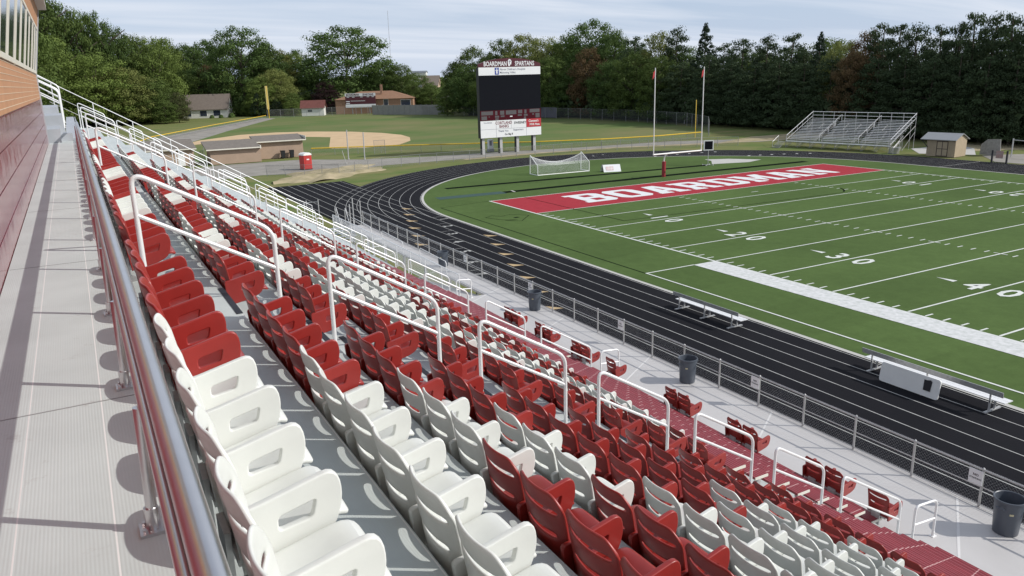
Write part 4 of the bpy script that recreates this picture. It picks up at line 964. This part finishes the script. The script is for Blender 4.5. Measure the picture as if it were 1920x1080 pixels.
# ---------------------------------------------------------------- baseball things
def link_mat():
    m = bpy.data.materials.new('far_chain_link'); m.use_nodes = True; t = m.node_tree; b = t.nodes['Principled BSDF']; b.inputs['Base Color'].default_value = (.20, .21, .20, 1); b.inputs['Roughness'].default_value = .6
    tr = N(t, 'ShaderNodeBsdfTransparent'); ms = N(t, 'ShaderNodeMixShader'); ms.inputs[0].default_value = .16
    t.links.new(tr.outputs[0], ms.inputs[1]); t.links.new(b.outputs[0], ms.inputs[2]); t.links.new(ms.outputs[0], t.nodes['Material Output'].inputs[0]); return m
LINK = link_mat()
def fence(name, pts, h, step, label, cap=None, mesh=LINK, postr=.035, lean=0.):
    e = empty(name, (*pts[0], -.05), label=label, cat='fence'); o0 = Vector((*pts[0], -.05))
    P = []; 
    for (a, b) in zip(pts, pts[1:]):
        a = Vector((*a, 0)); b = Vector((*b, 0)); n = max(1, round((b-a).length/step))
        for i in range(n): P.append(a+(b-a)*i/n)
    P.append(Vector((*pts[-1], 0)))
    pm = MB()
    for i, p in enumerate(P):
        q = p-Vector((o0.x, o0.y, 0)); l = rnd.uniform(-lean, lean)
        m = MB(); m.cyl((q.x, q.y, 0), (q.x+l, q.y, h+rnd.uniform(-.02, .05)), postr, n=6)
        if i < 95: m.build('post', DGALV, e)
    Q = [p-Vector((o0.x, o0.y, 0)) for p in P]
    m = MB()
    for a, b in zip(Q, Q[1:]): m.add([(a.x, a.y, .05), (b.x, b.y, .05), (b.x, b.y, h), (a.x, a.y, h)], [(0, 1, 2, 3)])
    m.build('chain_link_mesh', mesh, e)
    m = MB(); m.tube([(p.x, p.y, h) for p in Q], .09 if cap else .02, 6); m.build('top_cap' if cap else 'top_rail', cap or DGALV, e)
    return e
fence('foul_line_fence', [(-27, 108), (-20.4, 133.1), (-1.3, 173.1), (23.5, 222)], 1.2, 5.0, 'left field fence with bright yellow cap running to the foul pole', YEL)
fence('outfield_fence', [(-.8, 73.0), (10, 68.5), (22, 61.8), (34, 55.4), (44, 51.6), (55, 49.8), (66, 50.5)], 1.2, 3.6, 'yellow capped chain link fence passing behind the tall scoreboard', YEL)
fence('back_fence', [(24.9, 226), (52, 223.5), (68, 205), (80, 160), (88.5, 124), (90, 100), (87.5, 79), (80, 64), (70, 53)], 2.9, 4.5, 'tall weathered chain link fence round the back of the outfield', None, LINK, .05)
fence('road_fence', [(-13.7, 47.6), (-9.5, 44.4), (-5.5, 41.8), (2, 46.0), (8, 46.6), (16, 46.3), (24, 46.1), (34, 45.8), (44, 43.0), (54, 38.6), (60, 35.4)], 1.5, 2.9, 'low old chain link fence between gravel road and running track', None, LINK, .035, .12)
fence('backstop_fence', [(-19, 71), (-17.5, 76), (-17, 80)], 2.0, 2.0, 'short chain link run beside the tan equipment building', None)
for (x, y, h) in ((2.0, 61.5, 4.6), (4.0, 59.5, 4.2), (-.4, 55.0, 2.0)):
    e = empty('utility_post', (x, y, 0), label={4.6: 'tall grey steel post left of the leaning post by the infield', 4.2: 'tall grey steel post right of its taller twin by the infield', 2.0: 'short bent grey post by the portable toilet'}[h], cat='post')
    b = MB(); b.cyl((0, 0, 0), (.05 if h > 3 else -.5, 0, h), .09 if h > 3 else .04, n=8); b.build('shaft', GALV, e); b = MB(); b.cyl((0, 0, 0), (0, 0, .15), .14, n=8); b.build('footing', CONC, e)
# privacy screens
for (pts, h, lb, m) in (([(80, 161), (86.5, 133.5)], 3.0, 'blue grey windscreen panel on the outfield fence right of the scoreboard', mat('blue_grey_screen', (.12, .115, .15), .9, nscale=1, namt=.2)),):
    e = empty('windscreen', (*pts[0], 0), label=lb, cat='windscreen'); a = Vector((*pts[0], 0)); b_ = Vector((*pts[1], 0)); d = b_-a; b = MB()
    n = 24; nrm_ = Vector((d.y, -d.x, 0)).normalized()
    vs = []
    for i in range(n+1):
        p = d*i/n+nrm_*(-.25+.10*math.sin(i*1.7)); vs += [(p.x, p.y, .1), (p.x+nrm_.x*.05, p.y+nrm_.y*.05, h)]
    b.add(vs, [(2*i, 2*i+2, 2*i+3, 2*i+1) for i in range(n)])
    b.build('fabric', m, e, True)
e = empty('screen_wall', (67.4, 200.5, 0), rz=R(-58.8), label='long grey panelled fence in front of the brick building', cat='fence')
b = MB()
for i in range(13): b.box((-15.5+2.4*i, -.1, 0), (-15.5+2.4*i+2.33, .1, 3.3))
b.build('panels', mat('grey_fence_panel', (.30, .29, .27), .85, nscale=1, namt=.12), e)
b = MB()
for i in range(14): b.box((-15.56+2.4*i, -.16, 0), (-15.46+2.4*i, .16, 3.45))
b.build('posts', DGALV, e)
# foul poles
for (x, y, h, w, lb) in ((25.2, 224.6, 11.0, .31, 'wide yellow foul pole at the left field corner'), (66.2, 52.6, 6.9, .14, 'thin yellow foul pole seen between the goal post uprights')):
    e = empty('foul_pole', (x, y, 0), label=lb, cat='foul pole'); b = MB(); b.box((-w*.3, -.06, 0), (w*.3, .06, h)); b.build('pole', YEL, e)
    b = MB(); b.box((-w*1.6 if w > .3 else -w*.6, -.03, h*.28), (w*1.2 if w > .3 else w*.6, .03, h+.02)); b.build('mesh_wing', mat('pale_yellow_wing', (.55, .45, .18), .7, nscale=2, col2=(.40, .34, .15)), e)
# equipment building (dugout) with stepped roof
def gable_prism(mb, x0, x1, y0, y1, z0, z1, mi=0): mb.box((x0, y0, z0), (x1, y1, z1), mi)
du = empty('dugout', (-8.9, 74.3, 0), rz=R(-1), label='long tan block dugout with stepped grey shingle roof by the infield', cat='building')
b = MB(); b.box((-8.6, -5.6, 0), (-1.0, -1.5, 2.35)); b.build('wall', TANB, du)
b = MB(); b.box((-1.0, -2.0, 0), (6.6, 2.3, 2.75)); b.build('wall', TANB, du)
b = MB(); b.prism([(-6.2, 2.25), (-6.2, 2.42), (-.7, 3.35), (-.7, 3.15)], -9.2, -1.1, 'x'); b.build('roof', ROOFG, du)
b = MB(); b.prism([(-2.6, 2.75), (-2.6, 2.92), (2.7, 3.55), (2.7, 3.35)], -1.1, 7.0, 'x'); b.build('roof', ROOFG, du)
b = MB(); b.box((-9.2, -6.24, 2.22), (-1.15, -6.2, 2.40)); b.box((-1.12, -6.2, 2.1), (-.96, -1.7, 2.6)); b.box((-1.1, -2.64, 2.72), (7.02, -2.6, 2.90)); b.box((6.98, -2.6, 2.7), (7.05, 2.6, 3.45)); b.box((-1.04, -2.06, 0), (-.82, -2.001, 2.75)); b.build('trim', CREAM, du)
d2 = empty('equipment_hut', (-22.3, 73.0, 0), rz=R(-1), label='smaller tan hut with white door left of the long dugout', cat='building')
b = MB(); b.box((-4.5, -2.6, 0), (2.6, 3.0, 2.55)); b.prism([(-2.6, 2.55), (3.0, 2.55), (3.0, 3.5)], 2.5, 2.6, 'x'); b.build('wall', TANB, d2)
b = MB(); b.prism([(-3.1, 2.5), (-3.1, 2.66), (3.4, 3.75), (3.4, 3.6)], -5.0, 3.0, 'x'); b.build('roof', ROOFG, d2)
b = MB(); b.box((-5.0, -3.14, 2.48), (3.0, -3.1, 2.64)); b.build('trim', CREAM, d2)
b = MB(); b.box((.2, -2.64, .05), (1.2, -2.601, 2.1)); b.build('door', WHP, d2)
for i, x in enumerate((-4.2, -2.75)):
    e = empty('wheelie_bin', (x-1.75, 71.4, 0), label=('left' if i == 0 else 'right')+' black wheeled bin against the tan dugout wall', cat='bin', group='black wheeled bins')
    b = MB(); b.add([(-.26, -.28, .1), (.26, -.28, .1), (.26, .28, .1), (-.26, .28, .1), (-.33, -.36, 1.15), (.33, -.36, 1.15), (.33, .36, 1.2), (-.33, .36, 1.2)], [(0, 3, 2, 1), (4, 5, 6, 7), (0, 1, 5, 4), (1, 2, 6, 5), (2, 3, 7, 6), (3, 0, 4, 7)]); b.build('bin_body', DARK, e)
    b = MB(); b.box((-.36, -.40, 1.2), (.36, .42, 1.27)); b.build('lid', DARK, e)
    for s in (-1, 1): b = MB(); b.cyl((s*.28, .3, .12), (s*.34, .3, .12), .12, n=10); b.build('wheel', DARK, e)
pt = empty('portable_toilet', (-7.2, 52.2, 0), rz=R(18), label='red portable toilet with white domed roof beside the gravel road', cat='toilet')
b = MB(); b.box((-.62, -.62, .08), (.62, .62, 2.0)); b.build('cabin', mat('red_toilet_plastic', (.50, .035, .03), .45, nscale=2, namt=.1), pt)
b = MB(); b.prism([(-.66, 2.0), (.66, 2.0), (.62, 2.2), (.3, 2.36), (-.3, 2.36), (-.62, 2.2)], -.66, .66, 'y'); b.build('roof', WHP, pt)
b = MB(); b.box((-.45, -.645, .15), (.40, -.622, 1.92)); dd = b.build('door', mat('red_toilet_door', (.42, .03, .028), .5, nscale=2, namt=.1), pt)
b = MB(); b.box((-.2, -.66, 1.35), (.2, -.647, 1.5)); b.build('door_sign', SIGNW, pt)
b = MB(); b.box((.622, -.28, 1.5), (.63, .3, 1.75)); b.build('side_label', SIGNW, pt)
b = MB(); b.box((-.68, -.68, 0), (.68, .68, .08)); b.build('base_skid', DARK, pt)
e = empty('batting_cage', (9.0, 66.5, 0), label='small pipe framed pitching screen at the infield edge', cat='screen')
b = MB(); b.tube([(-.9, 0, 0), (-.9, 0, 2.3), (.9, -.3, 2.3), (.9, -.3, 0)], .045, 6); b.tube([(-.9, 0, 1.1), (.9, -.3, 1.1)], .03, 6); b.build('pipe_frame', DGALV, e)
b = MB(); b.add([(-.9, 0, .05), (.9, -.3, .05), (.9, -.3, 2.3), (-.9, 0, 2.3)], [(0, 1, 2, 3)]); b.build('netting', LINK, e)

# ---------------------------------------------------------------- houses
def house(name, loc, rz, w, d, h, rh, wallm, roofm, label, wins=(), hip=False, cat='house'):
    e = empty(name, (*loc, -.05), rz=rz, label=label, cat=cat)
    b = MB(); b.box((-w/2, 0, 0), (w/2, d, h))
    if not hip: b.prism([(0, h), (d, h), (d/2, h+rh*.93)], -w/2, w/2, 'x')
    b.build('wall', wallm, e)
    b = MB(); o_ = .5
    if hip:
        i = min(w*.3, d*.6)
        b.add([(-w/2-o_, -o_, h), (w/2+o_, -o_, h), (w/2+o_, d+o_, h), (-w/2-o_, d+o_, h), (-w/2+i, d/2, h+rh), (w/2-i, d/2, h+rh)], [(0, 1, 5, 4), (1, 2, 5), (2, 3, 4, 5), (3, 0, 4), (0, 3, 2, 1)])
    else:
        b.add([(-w/2-o_, -o_, h-.1), (w/2+o_, -o_, h-.1), (w/2+o_, d/2, h+rh), (-w/2-o_, d/2, h+rh), (w/2+o_, d+o_, h-.1), (-w/2-o_, d+o_, h-.1), (-w/2-o_, -o_, h+.1), (w/2+o_, -o_, h+.1), (w/2+o_, d/2, h+rh+.2), (-w/2-o_, d/2, h+rh+.2), (w/2+o_, d+o_, h+.1), (-w/2-o_, d+o_, h+.1)],
              [(6, 7, 8, 9), (9, 8, 10, 11), (0, 3, 2, 1), (3, 5, 4, 2), (0, 1, 7, 6), (4, 5, 11, 10), (0, 6, 9, 3), (3, 9, 11, 5), (1, 2, 8, 7), (2, 4, 10, 8)])
    b.build('roof', roofm, e)
    for (x0, x1, z0, z1) in wins:
        b = MB(); b.box((x0-.1, -.06, z0-.1), (x1+.1, -.005, z0)); b.box((x0-.1, -.06, z1), (x1+.1, -.005, z1+.1)); b.box((x0-.1, -.06, z0), (x0, -.005, z1)); b.box((x1, -.06, z0), (x1+.1, -.005, z1)); f = b.build('window', WHP, e)
        b = MB(); b.box((x0, -.04, z0), (x1, -.01, z1)); b.build('pane', GLASS, f)
    return e
HW = mat('white_brick_wall', (.74, .73, .69), .8, nscale=2, namt=.1)
BRO = mat('brown_shingle_roof', (.19, .155, .13), .9, nscale=1.5, namt=.2)
HB = mat('tan_red_brick', (.34, .20, .13), .85, nscale=2, namt=.15)
BRR = mat('orange_brown_roof', (.27, .15, .09), .9, nscale=1.0, namt=.18)
house('ranch_house', (5.6, 256), R(-22), 22.5, 9, 3.0, 5.4, HW, BRO, 'white ranch house with wide brown roof among trees at left', ((-9, -7.6, .9, 2.6), (-4.2, -2.0, .7, 2.7), (1.2, 3.6, .7, 2.7), (6, 8.5, .7, 2.7)))
bb = house('brick_building', (64.5, 226), R(-28), 29, 14, 5.2, 2.8, HB, BRR, 'large brick building with orange brown mansard roof behind the small scoreboard', ((3.6, 5.2, 2.6, 5.0), (10, 13.5, 2.4, 4.6)), hip=True, cat='building')
b = MB(); b.box((2.0, 3.5, 7.2), (2.8, 4.3, 10.4)); b.build('chimney', HB, bb)
house('garden_shed', (42.0, 229.5), R(-24), 8.0, 5, 2.7, 2.6, HW, mat('dark_red_roof', (.16, .055, .045), .9, nscale=1, namt=.2), 'small white outbuilding with dark red roof left of the small scoreboard', ((-1.8, -.2, 1.4, 2.2),))
house('grey_house', (50.0, 268), R(-24), 11, 8, 6.0, 2.8, mat('grey_siding', (.35, .37, .38), .8, nscale=1, namt=.1), mat('slate_roof', (.16, .18, .20), .8, nscale=1, namt=.15), 'grey house half hidden by trees above the dark red roofed outbuilding', ((-4, -2.5, 3.5, 5),))
house('blue_roof_house', (93.0, 268), R(-24), 15, 9, 6.6, 3.0, mat('pale_siding', (.50, .50, .48), .8, nscale=1, namt=.1), MATS['slate_roof'], 'slate roofed house rising behind the brick building', ((-3, -1.5, 5, 6.2),))
for i, (x, y, w, h, rh, m, lb) in enumerate(((186, 455, 11, 7, 4.5, mat('salmon_siding', (.50, .37, .28), .8, nscale=1, namt=.1), 'distant salmon house with brown gable roof in the gap left of the scoreboard'),
        (214, 520, 14, 9, 5, MATS['salmon_siding'], 'second distant salmon house higher behind the first'), (238, 600, 13, 17, 1.5, mat('distant_white_wall', (.66, .66, .64), .7, nscale=1, namt=.1), 'distant white multi storey block above the salmon houses'))):
    house('distant_house', (x, y), R(-30), w, 12, h, rh, m, BRO if i < 2 else MATS['slate_roof'], lb, ((-3, -1.5, h*.5, h*.5+1.5), (1.5, 3, h*.5, h*.5+1.5)))
for i, (x, y) in enumerate(((168, 405), (172, 398), (160, 380))):
    e = empty('parked_car', (x, y, 0), rz=R(-30+20*i), label='white parked car in the gap left of the tall scoreboard, '+['farthest', 'middle', 'nearest'][i]+' of three', cat='car', group='distant parked cars')
    b = MB(); b.prism([(-2.2, .35), (2.2, .35), (2.25, .8), (1.2, .95), (.6, 1.5), (-1.2, 1.5), (-1.9, .98), (-2.25, .9)], -.85, .85, 'y'); b.build('body', WHP, e)
    b = MB(); b.prism([(-1.65, 1.0), (1.0, 1.0), (.55, 1.42), (-1.15, 1.42)], -.86, .86, 'y'); b.build('glasshouse', GLASS, e)
    for s in (-1.35, 1.35): b = MB(); b.cyl((s, -.88, .35), (s, .88, .35), .35, n=12); b.build('wheel', DARK, e)
am = empty('radio_mast', (326, 900, 0), label='very thin distant radio mast in the sky right of the big round tree', cat='mast')
b = MB(); b.cyl((0, 0, 0), (0, 0, 94), .32, .25, n=5); b.build('mast', mat('pale_mast', (.45, .46, .5), .7, nscale=1, namt=.1), am)

# ================================================================ TREES
def leafmat(nm_, c, c2): return mat(nm_, c, .75, nscale=.35, col2=c2, rand=.16, spec=.2, translucent=.30)
LM = {'d': leafmat('leaf_mid_green', (.125, .175, .042), (.085, .125, .032)), 'k': leafmat('leaf_dark_green', (.094, .145, .038), (.064, .105, .029)), 'g': leafmat('leaf_fresh_green', (.165, .22, .050), (.11, .155, .038)),
      'l': leafmat('leaf_light_green', (.23, .25, .07), (.155, .18, .055)), 'y': leafmat('leaf_yellow_green', (.165, .165, .04), (.10, .115, .032)), 'r': leafmat('leaf_rusty', (.17, .10, .050), (.10, .075, .035)),
      'o': leafmat('leaf_olive', (.12, .125, .055), (.08, .09, .035)), 'm': leafmat('leaf_maroon', (.045, .022, .022), (.03, .018, .018)), 'c': leafmat('needle_dark', (.066, .096, .042), (.042, .066, .030)), 's': leafmat('needle_spruce', (.040, .062, .034), (.026, .044, .025))}
def leafquad(mb, p, nrm, s, rg):
    t = Vector((rg.uniform(-1, 1), rg.uniform(-1, 1), rg.uniform(-1, 1))); a = nrm.cross(t)
    if a.length < 1e-3: return
    a.normalize(); b = nrm.cross(a); sa = s*rg.uniform(.6, 1.1); sb_ = s*rg.uniform(.5, .9)
    mb.add([p-a*sa, p-b*sb_*.5, p+a*sa, p+b*sb_], [(0, 1, 2, 3)])
def clumpy(seed, nb, per, ls, prof, flat, crr, tries=14):
    """unit-height crown: foliage clumps spread through the volume given by prof, ragged outline with gaps"""
    rg = random.Random(seed); mb = MB(); cl = []
    for i in range(nb):
        best = None
        for _ in range(tries):
            a = rg.uniform(0, 2*math.pi); h = rg.uniform(0, 1)
            r_ = prof(h)*rg.uniform(.25, 1.0)**.6; p = Vector((math.cos(a)*r_, math.sin(a)*r_, h))
            dmin = min([(p-q[0]).length for q in cl] or [1])
            if best is None or dmin > best[0]: best = (dmin, p)
        p = best[1]; cl.append((p, rg.uniform(*crr)))
    for (p, cr) in cl:
        z0 = .10+.86*p.z
        for j in range(per):
            d = Vector((rg.gauss(0, 1), rg.gauss(0, 1), rg.gauss(0, 1))).normalized(); rr_ = cr*rg.uniform(.35, 1.08)
            q = Vector((p.x+d.x*rr_*1.2, p.y+d.y*rr_*1.2, z0+d.z*rr_*flat))
            leafquad(mb, q, (d+Vector((rg.uniform(-.45, .45), rg.uniform(-.45, .45), rg.uniform(-.1, .8)))).normalized(), ls*rg.uniform(.6, 1.3), rg)
    return mb
def decid(seed, wide=1.0, lowness=.1):
    rg = random.Random(seed+900); sk = rg.uniform(.75, 1.15); lo = lowness
    return clumpy(seed, 118, 165, .0140, lambda h: .43*max(.02, 1-abs((h-.40)/.62)**2.3)**.55*(1+.10*math.sin(h*17+seed)), .66, (.070, .120))
def conif(seed, spiky):
    if spiky: return clumpy(seed, 330, 46, .0125, lambda h: .46*(1-h)**.85+.002, .40, (.022, .052), 2)
    return clumpy(seed, 120, 120, .0145, lambda h: .45*(1-h*.99)**.50*(1+.10*math.sin(h*19+seed)), .52, (.055, .115))
def trunkmb(seed, kind):
    rg = random.Random(seed); m = MB(); m.cyl((0, 0, -.01), (.01, 0, .42), .020, .013, n=8); m.cyl((.01, 0, .42), (-.01, .01, .93 if kind == 'c' else .75), .013, .004, n=7)
    if kind != 'c':
        for i in range(9):
            a = rg.uniform(0, 6.28); h = rg.uniform(.22, .6); l = rg.uniform(.18, .34); p0 = Vector((0, 0, h)); p1 = p0+Vector((math.cos(a)*l*.6, math.sin(a)*l*.6, l*.55)); p2 = p1+Vector((math.cos(a+.3)*l*.4, math.sin(a+.3)*l*.4, l*.25))
            m.cyl(p0, p1, .009, .006, n=5); m.cyl(p1, p2, .006, .003, n=5)
    else:
        for i in range(10):
            a = rg.uniform(0, 6.28); h = rg.uniform(.1, .5); m.cyl((0, 0, h), (math.cos(a)*.2, math.sin(a)*.2, h+.03), .005, .002, n=4)
    return m
CROWN = {}
def crown_mesh(kind, var):
    key = (kind, var)
    if key not in CROWN:
        if kind == 's': mb = conif(300+var, True)
        elif kind == 'c': mb = conif(200+var, False)
        else: mb = decid(100+var*7)
        me = bpy.data.meshes.new('crown'); me.from_pydata(mb.v, [], mb.f); me.materials.append(LM[kind]); CROWN[key] = me
    return CROWN[key]
TRK = {k: trunkmb(5, k).mesh('trunk', BARK) for k in ('d', 'c')}
GEO = {}
def get_crown(kind, var):
    # same geometry for all deciduous kinds, other material per kind
    if kind in 'cs': return crown_mesh(kind, var % 4)
    base = crown_mesh('d', var % 6)
    if kind == 'd': return base
    key = (kind, var % 6)
    if key not in GEO:
        me = base.copy(); me.materials.clear(); me.materials.append(LM[kind]); GEO[key] = me
    return GEO[key]
KN = {'d': 'mid green leafy tree', 'k': 'dark green leafy tree', 'g': 'fresh green leafy tree', 'l': 'light green leafy tree', 'y': 'yellowing green tree', 'r': 'rusty brown autumn tree', 'o': 'thin olive leaved tree', 'm': 'dark maroon leaved tree', 'c': 'dark broad pine', 's': 'dark pointed spruce'}
KC = {'s': 'spruce_tree', 'c': 'pine_tree'}
tcount = 0
def tree(x, y, h, w, kind, label, group):
    global tcount
    e = empty(KC.get(kind, 'tree'), (x, y, -.1), rz=rnd.uniform(0, 6.28), label=label, cat='tree', group=group)
    wf = w*1.38
    if kind == 'c': wf = w*1.68
    if kind == 's': wf = w*1.75
    c = obj('crown', get_crown(kind, tcount), e); c.scale = (wf, wf, h*(.98 if kind != 's' else 1.03))
    t = obj('trunk', TRK['c' if kind in 'cs' else 'd'], e); t.scale = (h*.9, h*.9, h)
    tcount += 1
back_right = [(85.7,196.4,18.1,9.5,'d'),(88.0,189.1,22.7,13.1,'d'),(91.9,176.7,24.8,10.8,'d'),(95.2,166.2,25.6,14.1,'l'),(98.0,157.4,24.1,12.0,'l'),(100.5,149.6,24.6,10.1,'d'),(102.9,138.9,28.8,15.4,'k'),(102.6,127.2,24.7,9.3,'k'),(102.3,117.8,22.8,9.0,'c'),(102.0,107.3,22.8,10.0,'l'),(101.8,99.9,24.0,8.3,'c'),(101.4,88.9,23.3,8.0,'s'),(101.0,82.2,19.2,7.7,'c'),(100.7,76.0,20.1,8.7,'c'),(100.2,68.2,20.1,7.2,'c'),(99.7,60.9,20.3,8.7,'c'),(99.5,57.1,17.1,6.8,'c'),(98.8,52.7,19.2,5.5,'s'),(97.7,46.2,17.8,7.5,'l'),(96.7,40.3,18.0,6.2,'r'),(96.1,36.6,19.7,7.5,'c'),(95.5,32.8,19.4,5.9,'c'),(94.8,29.0,18.8,7.2,'c'),(94.4,24.3,18.6,6.0,'c'),(94.2,21.1,18.8,5.4,'c'),(94.0,18.6,20.2,6.7,'c'),(93.7,15.2,19.5,6.5,'c'),(93.4,12.2,19.5,6.0,'c'),(93.4,9.2,19.0,6.3,'c'),(94.5,6.5,19.2,7.4,'c'),(96.0,2.7,19.0,7.3,'c')]
back_left = [(-53.4,247.4,43.6,19.3,'d'),(-42.6,240.1,44.7,21.2,'d'),(-35.7,241.4,40.1,14.2,'k'),(-28.9,242.7,37.7,13.5,'d'),(-24.5,243.6,37.6,10.9,'k'),(-19.0,244.6,33.0,11.1,'k'),(-13.8,245.6,29.7,11.2,'d'),(-7.7,248.4,29.5,15.3,'g'),(0.6,293.2,31.3,15.7,'g'),(8.7,298.0,29.3,14.1,'k'),(17.9,303.5,31.6,14.5,'k'),(25.3,266.3,34.8,21.7,'k'),(35.6,265.6,26.5,15.0,'k'),(42.9,280.2,26.2,14.1,'y'),(52.0,290.7,24.7,13.1,'g'),(66.6,263.7,34.9,30.5,'k'),(55.4,275.4,20.3,11.0,'k'),(78.3,251.3,20.9,12.4,'k'),(83.3,245.4,18.3,12.1,'d'),(84.7,230.0,14.0,9.8,'d')]
front_left = [(-39.5,224.6,28.7,18.3,'g'),(-27.5,226.4,23.3,18.9,'g'),(-19.7,227.6,19.2,15.7,'l'),(-12.3,229.0,15.7,13.3,'d'),(0.6,277.8,20.1,16.8,'g'),(10.4,284.4,19.1,13.0,'k'),(15.7,288.0,20.5,8.8,'r'),(21.0,291.5,18.0,11.2,'g'),(28.6,248.9,15.0,10.0,'g'),(34.4,250.3,17.8,12.1,'l'),(25.7,245.1,9.0,4.4,'s'),(28.6,244.9,8.1,4.0,'s'),(32.5,244.5,7.2,4.8,'s'),(53.6,296.0,12.9,14.3,'d'),(46.2,262.8,10.4,10.0,'g'),(53.5,250.6,12.5,8.3,'m'),(80.5,273.4,15.3,11.7,'d'),(86.9,253.3,13.8,13.4,'g'),(87.5,225.2,9.9,9.4,'d'),(72.5,178.1,9.0,5.3,'d'),(-4.0,226.8,10.2,6.6,'o'),(-8.4,223.3,8.0,7.0,'d'),(38.5,243,8.5,6,'d'),(37.0,240,6.0,5,'g')]
front_right = [(78.5,174.0,16.2,10.5,'k'),(82.1,163.9,17.5,11.9,'d'),(85.9,153.3,17.9,11.6,'k'),(90.1,141.4,18.2,11.2,'d'),(92.3,135.2,13.5,9.4,'k'),(94.3,128.0,19.9,9.2,'r'),(94.4,117.8,15.9,10.3,'k'),(94.5,108.4,17.6,11.3,'d'),(94.5,97.5,16.5,9.5,'d'),(94.5,89.5,15.0,9.2,'c'),(94.4,80.0,16.5,7.5,'c'),(94.2,72.8,14.5,8.5,'c'),(94.0,65.4,14.3,9.3,'c'),(93.8,58.4,14.6,8.4,'c'),(93.6,51.9,13.9,8.7,'c'),(92.6,44.6,14.6,8.3,'c'),(91.7,38.5,15.3,7.0,'r'),(91.1,33.4,14.2,7.8,'c'),(90.2,27.5,14.4,7.5,'c'),(89.8,22.2,13.8,7.2,'c'),(89.5,17.4,14.5,7.0,'c'),(89.3,12.9,13.9,6.8,'c'),(89.0,8.2,14.1,6.9,'c'),(90.2,4.6,13.9,7.2,'c')]
fill_right = [(106+(i % 3)*3.0, 190-i*7.6, (19.5 if i < 9 else 15.5)+(i*7 % 5)*.8, 12, 'kdkckckd'[i % 8]) for i in range(26)]
fill_left = [(-62, 255, 40, 20, 'k'), (-46, 262, 41, 20, 'd'), (-30, 268, 37, 20, 'k'), (-14, 276, 31, 18, 'd'), (2, 312, 30, 18, 'k'), (14, 322, 30, 18, 'd'), (30, 318, 30, 18, 'k'), (44, 318, 29, 16, 'd'), (58, 312, 27, 16, 'k'), (-48, 205, 35, 19, 'd'), (88, 300, 18, 14, 'k'), (96, 286, 15, 12, 'd')]
for lst, grp, where in ((fill_right, 'hidden trees inside the right wood', 'deep inside the right wood'), (fill_left, 'hidden trees inside the left wood', 'deep inside the left wood'), (back_right, 'tall trees of the right wood', 'in the tall back of the right wood'), (back_left, 'tall trees of the left wood', 'in the tall back of the left wood'), (front_left, 'lower trees of the left wood', 'along the front of the left wood'), (front_right, 'lower trees of the right wood', 'along the front of the right wood')):
    seen = {}
    if lst is back_right: lst = [(x, y, h*(1.05 if y < 45 else 1.0), w, k) for (x, y, h, w, k) in lst]
    for (x, y, h, w, k) in sorted(lst, key=lambda q: math.atan2(q[0]+35.5, q[1]+59.8)):
        seen[k] = seen.get(k, 0)+1
        tree(x, y, h, w, k, f'{ORD[seen[k]]} {KN[k]} from the left {where}', grp)
# understorey along the foot of the woods and the far tree line: uncountable
def mass(name, path, label, hmin, hmax, n, kind, depth, seed, ls):
    rg = random.Random(seed); mb = MB()
    for i in range(n):
        t = rg.random()*(len(path)-1); a = Vector((*path[int(t)], 0)); b_ = Vector((*path[min(int(t)+1, len(path)-1)], 0)); p = a+(b_-a)*(t-int(t)); d = (b_-a).normalized() if (b_-a).length else Vector((1, 0, 0)); nrm_ = Vector((-d.y, d.x, 0))
        h = rg.uniform(hmin, hmax); off = rg.uniform(-depth, depth); q = p+nrm_*off; r_ = h*.5
        for j in range(70):
            dd_ = Vector((rg.gauss(0, 1), rg.gauss(0, 1), rg.gauss(0, 1))).normalized(); z = h*.5+dd_.z*h*.52
            leafquad(mb, Vector((q.x+dd_.x*r_*1.2, q.y+dd_.y*r_*1.2, max(z, .1))), dd_, ls*rg.uniform(.7, 1.3), rg)
    me = bpy.data.meshes.new(name); me.from_pydata(mb.v, [], mb.f); me.materials.append(LM[kind]); tag(obj(name, me), label, 'undergrowth', kind='stuff')
mass('undergrowth', [(80, 178), (88, 157), (95, 135), (97, 110), (97, 80), (95, 50), (92, 20), (92, -2)], 'dark undergrowth filling the foot of the right wood', 3.0, 8.0, 260, 'c', 2.5, 3, .8)
mass('undergrowth', [(-60, 236), (-35, 238), (-16, 240), (-6, 247), (-3, 262)], 'dark undergrowth filling the foot of the left wood', 4.0, 10.0, 130, 'k', 3.0, 4, 1.0)
mass('undergrowth', [(22, 262), (30, 252), (48, 262), (60, 262), (84, 250), (92, 225)], 'hedges and bushes behind the outfield fence', 2.0, 6.5, 130, 'd', 3.0, 5, .8)
mass('distant_woods', [(-300, 900), (0, 980), (200, 950), (330, 800), (500, 600)], 'far hazy tree line on the horizon', 9, 18, 330, 'd', 30, 6, 3.0)
mass('distant_woods', [(150, 400), (185, 430), (250, 560), (330, 640)], 'far treetops seen in the gap left of the scoreboard', 3, 6.5, 70, 'd', 12, 8, 1.6)
for i, (x, y) in enumerate(((-6.5, 246.5), (-1.5, 251.0), (10.0, 250.5), (13.0, 249.0), (16.5, 247.5))):
    e = empty('shrub', (x, y, 0), label=f'round garden shrub before the ranch house, {ORD[i+1]} from the left', cat='shrub', group='ranch house shrubs')
    rg = random.Random(50+i); mb = MB(); s_ = (2.0, 1.0, .8, .8, 1.2)[i]
    for j in range(420):
        d = Vector((rg.gauss(0, 1), rg.gauss(0, 1), abs(rg.gauss(0, 1)))).normalized(); leafquad(mb, Vector((d.x*s_*1.1, d.y*s_*1.1, d.z*s_*1.5))*rg.uniform(.8, 1.05), d, .22, rg)
    me = bpy.data.meshes.new('leaves'); me.from_pydata(mb.v, [], mb.f); me.materials.append(LM['k']); obj('leaves', me, e)
bpy.context.view_layer.update()
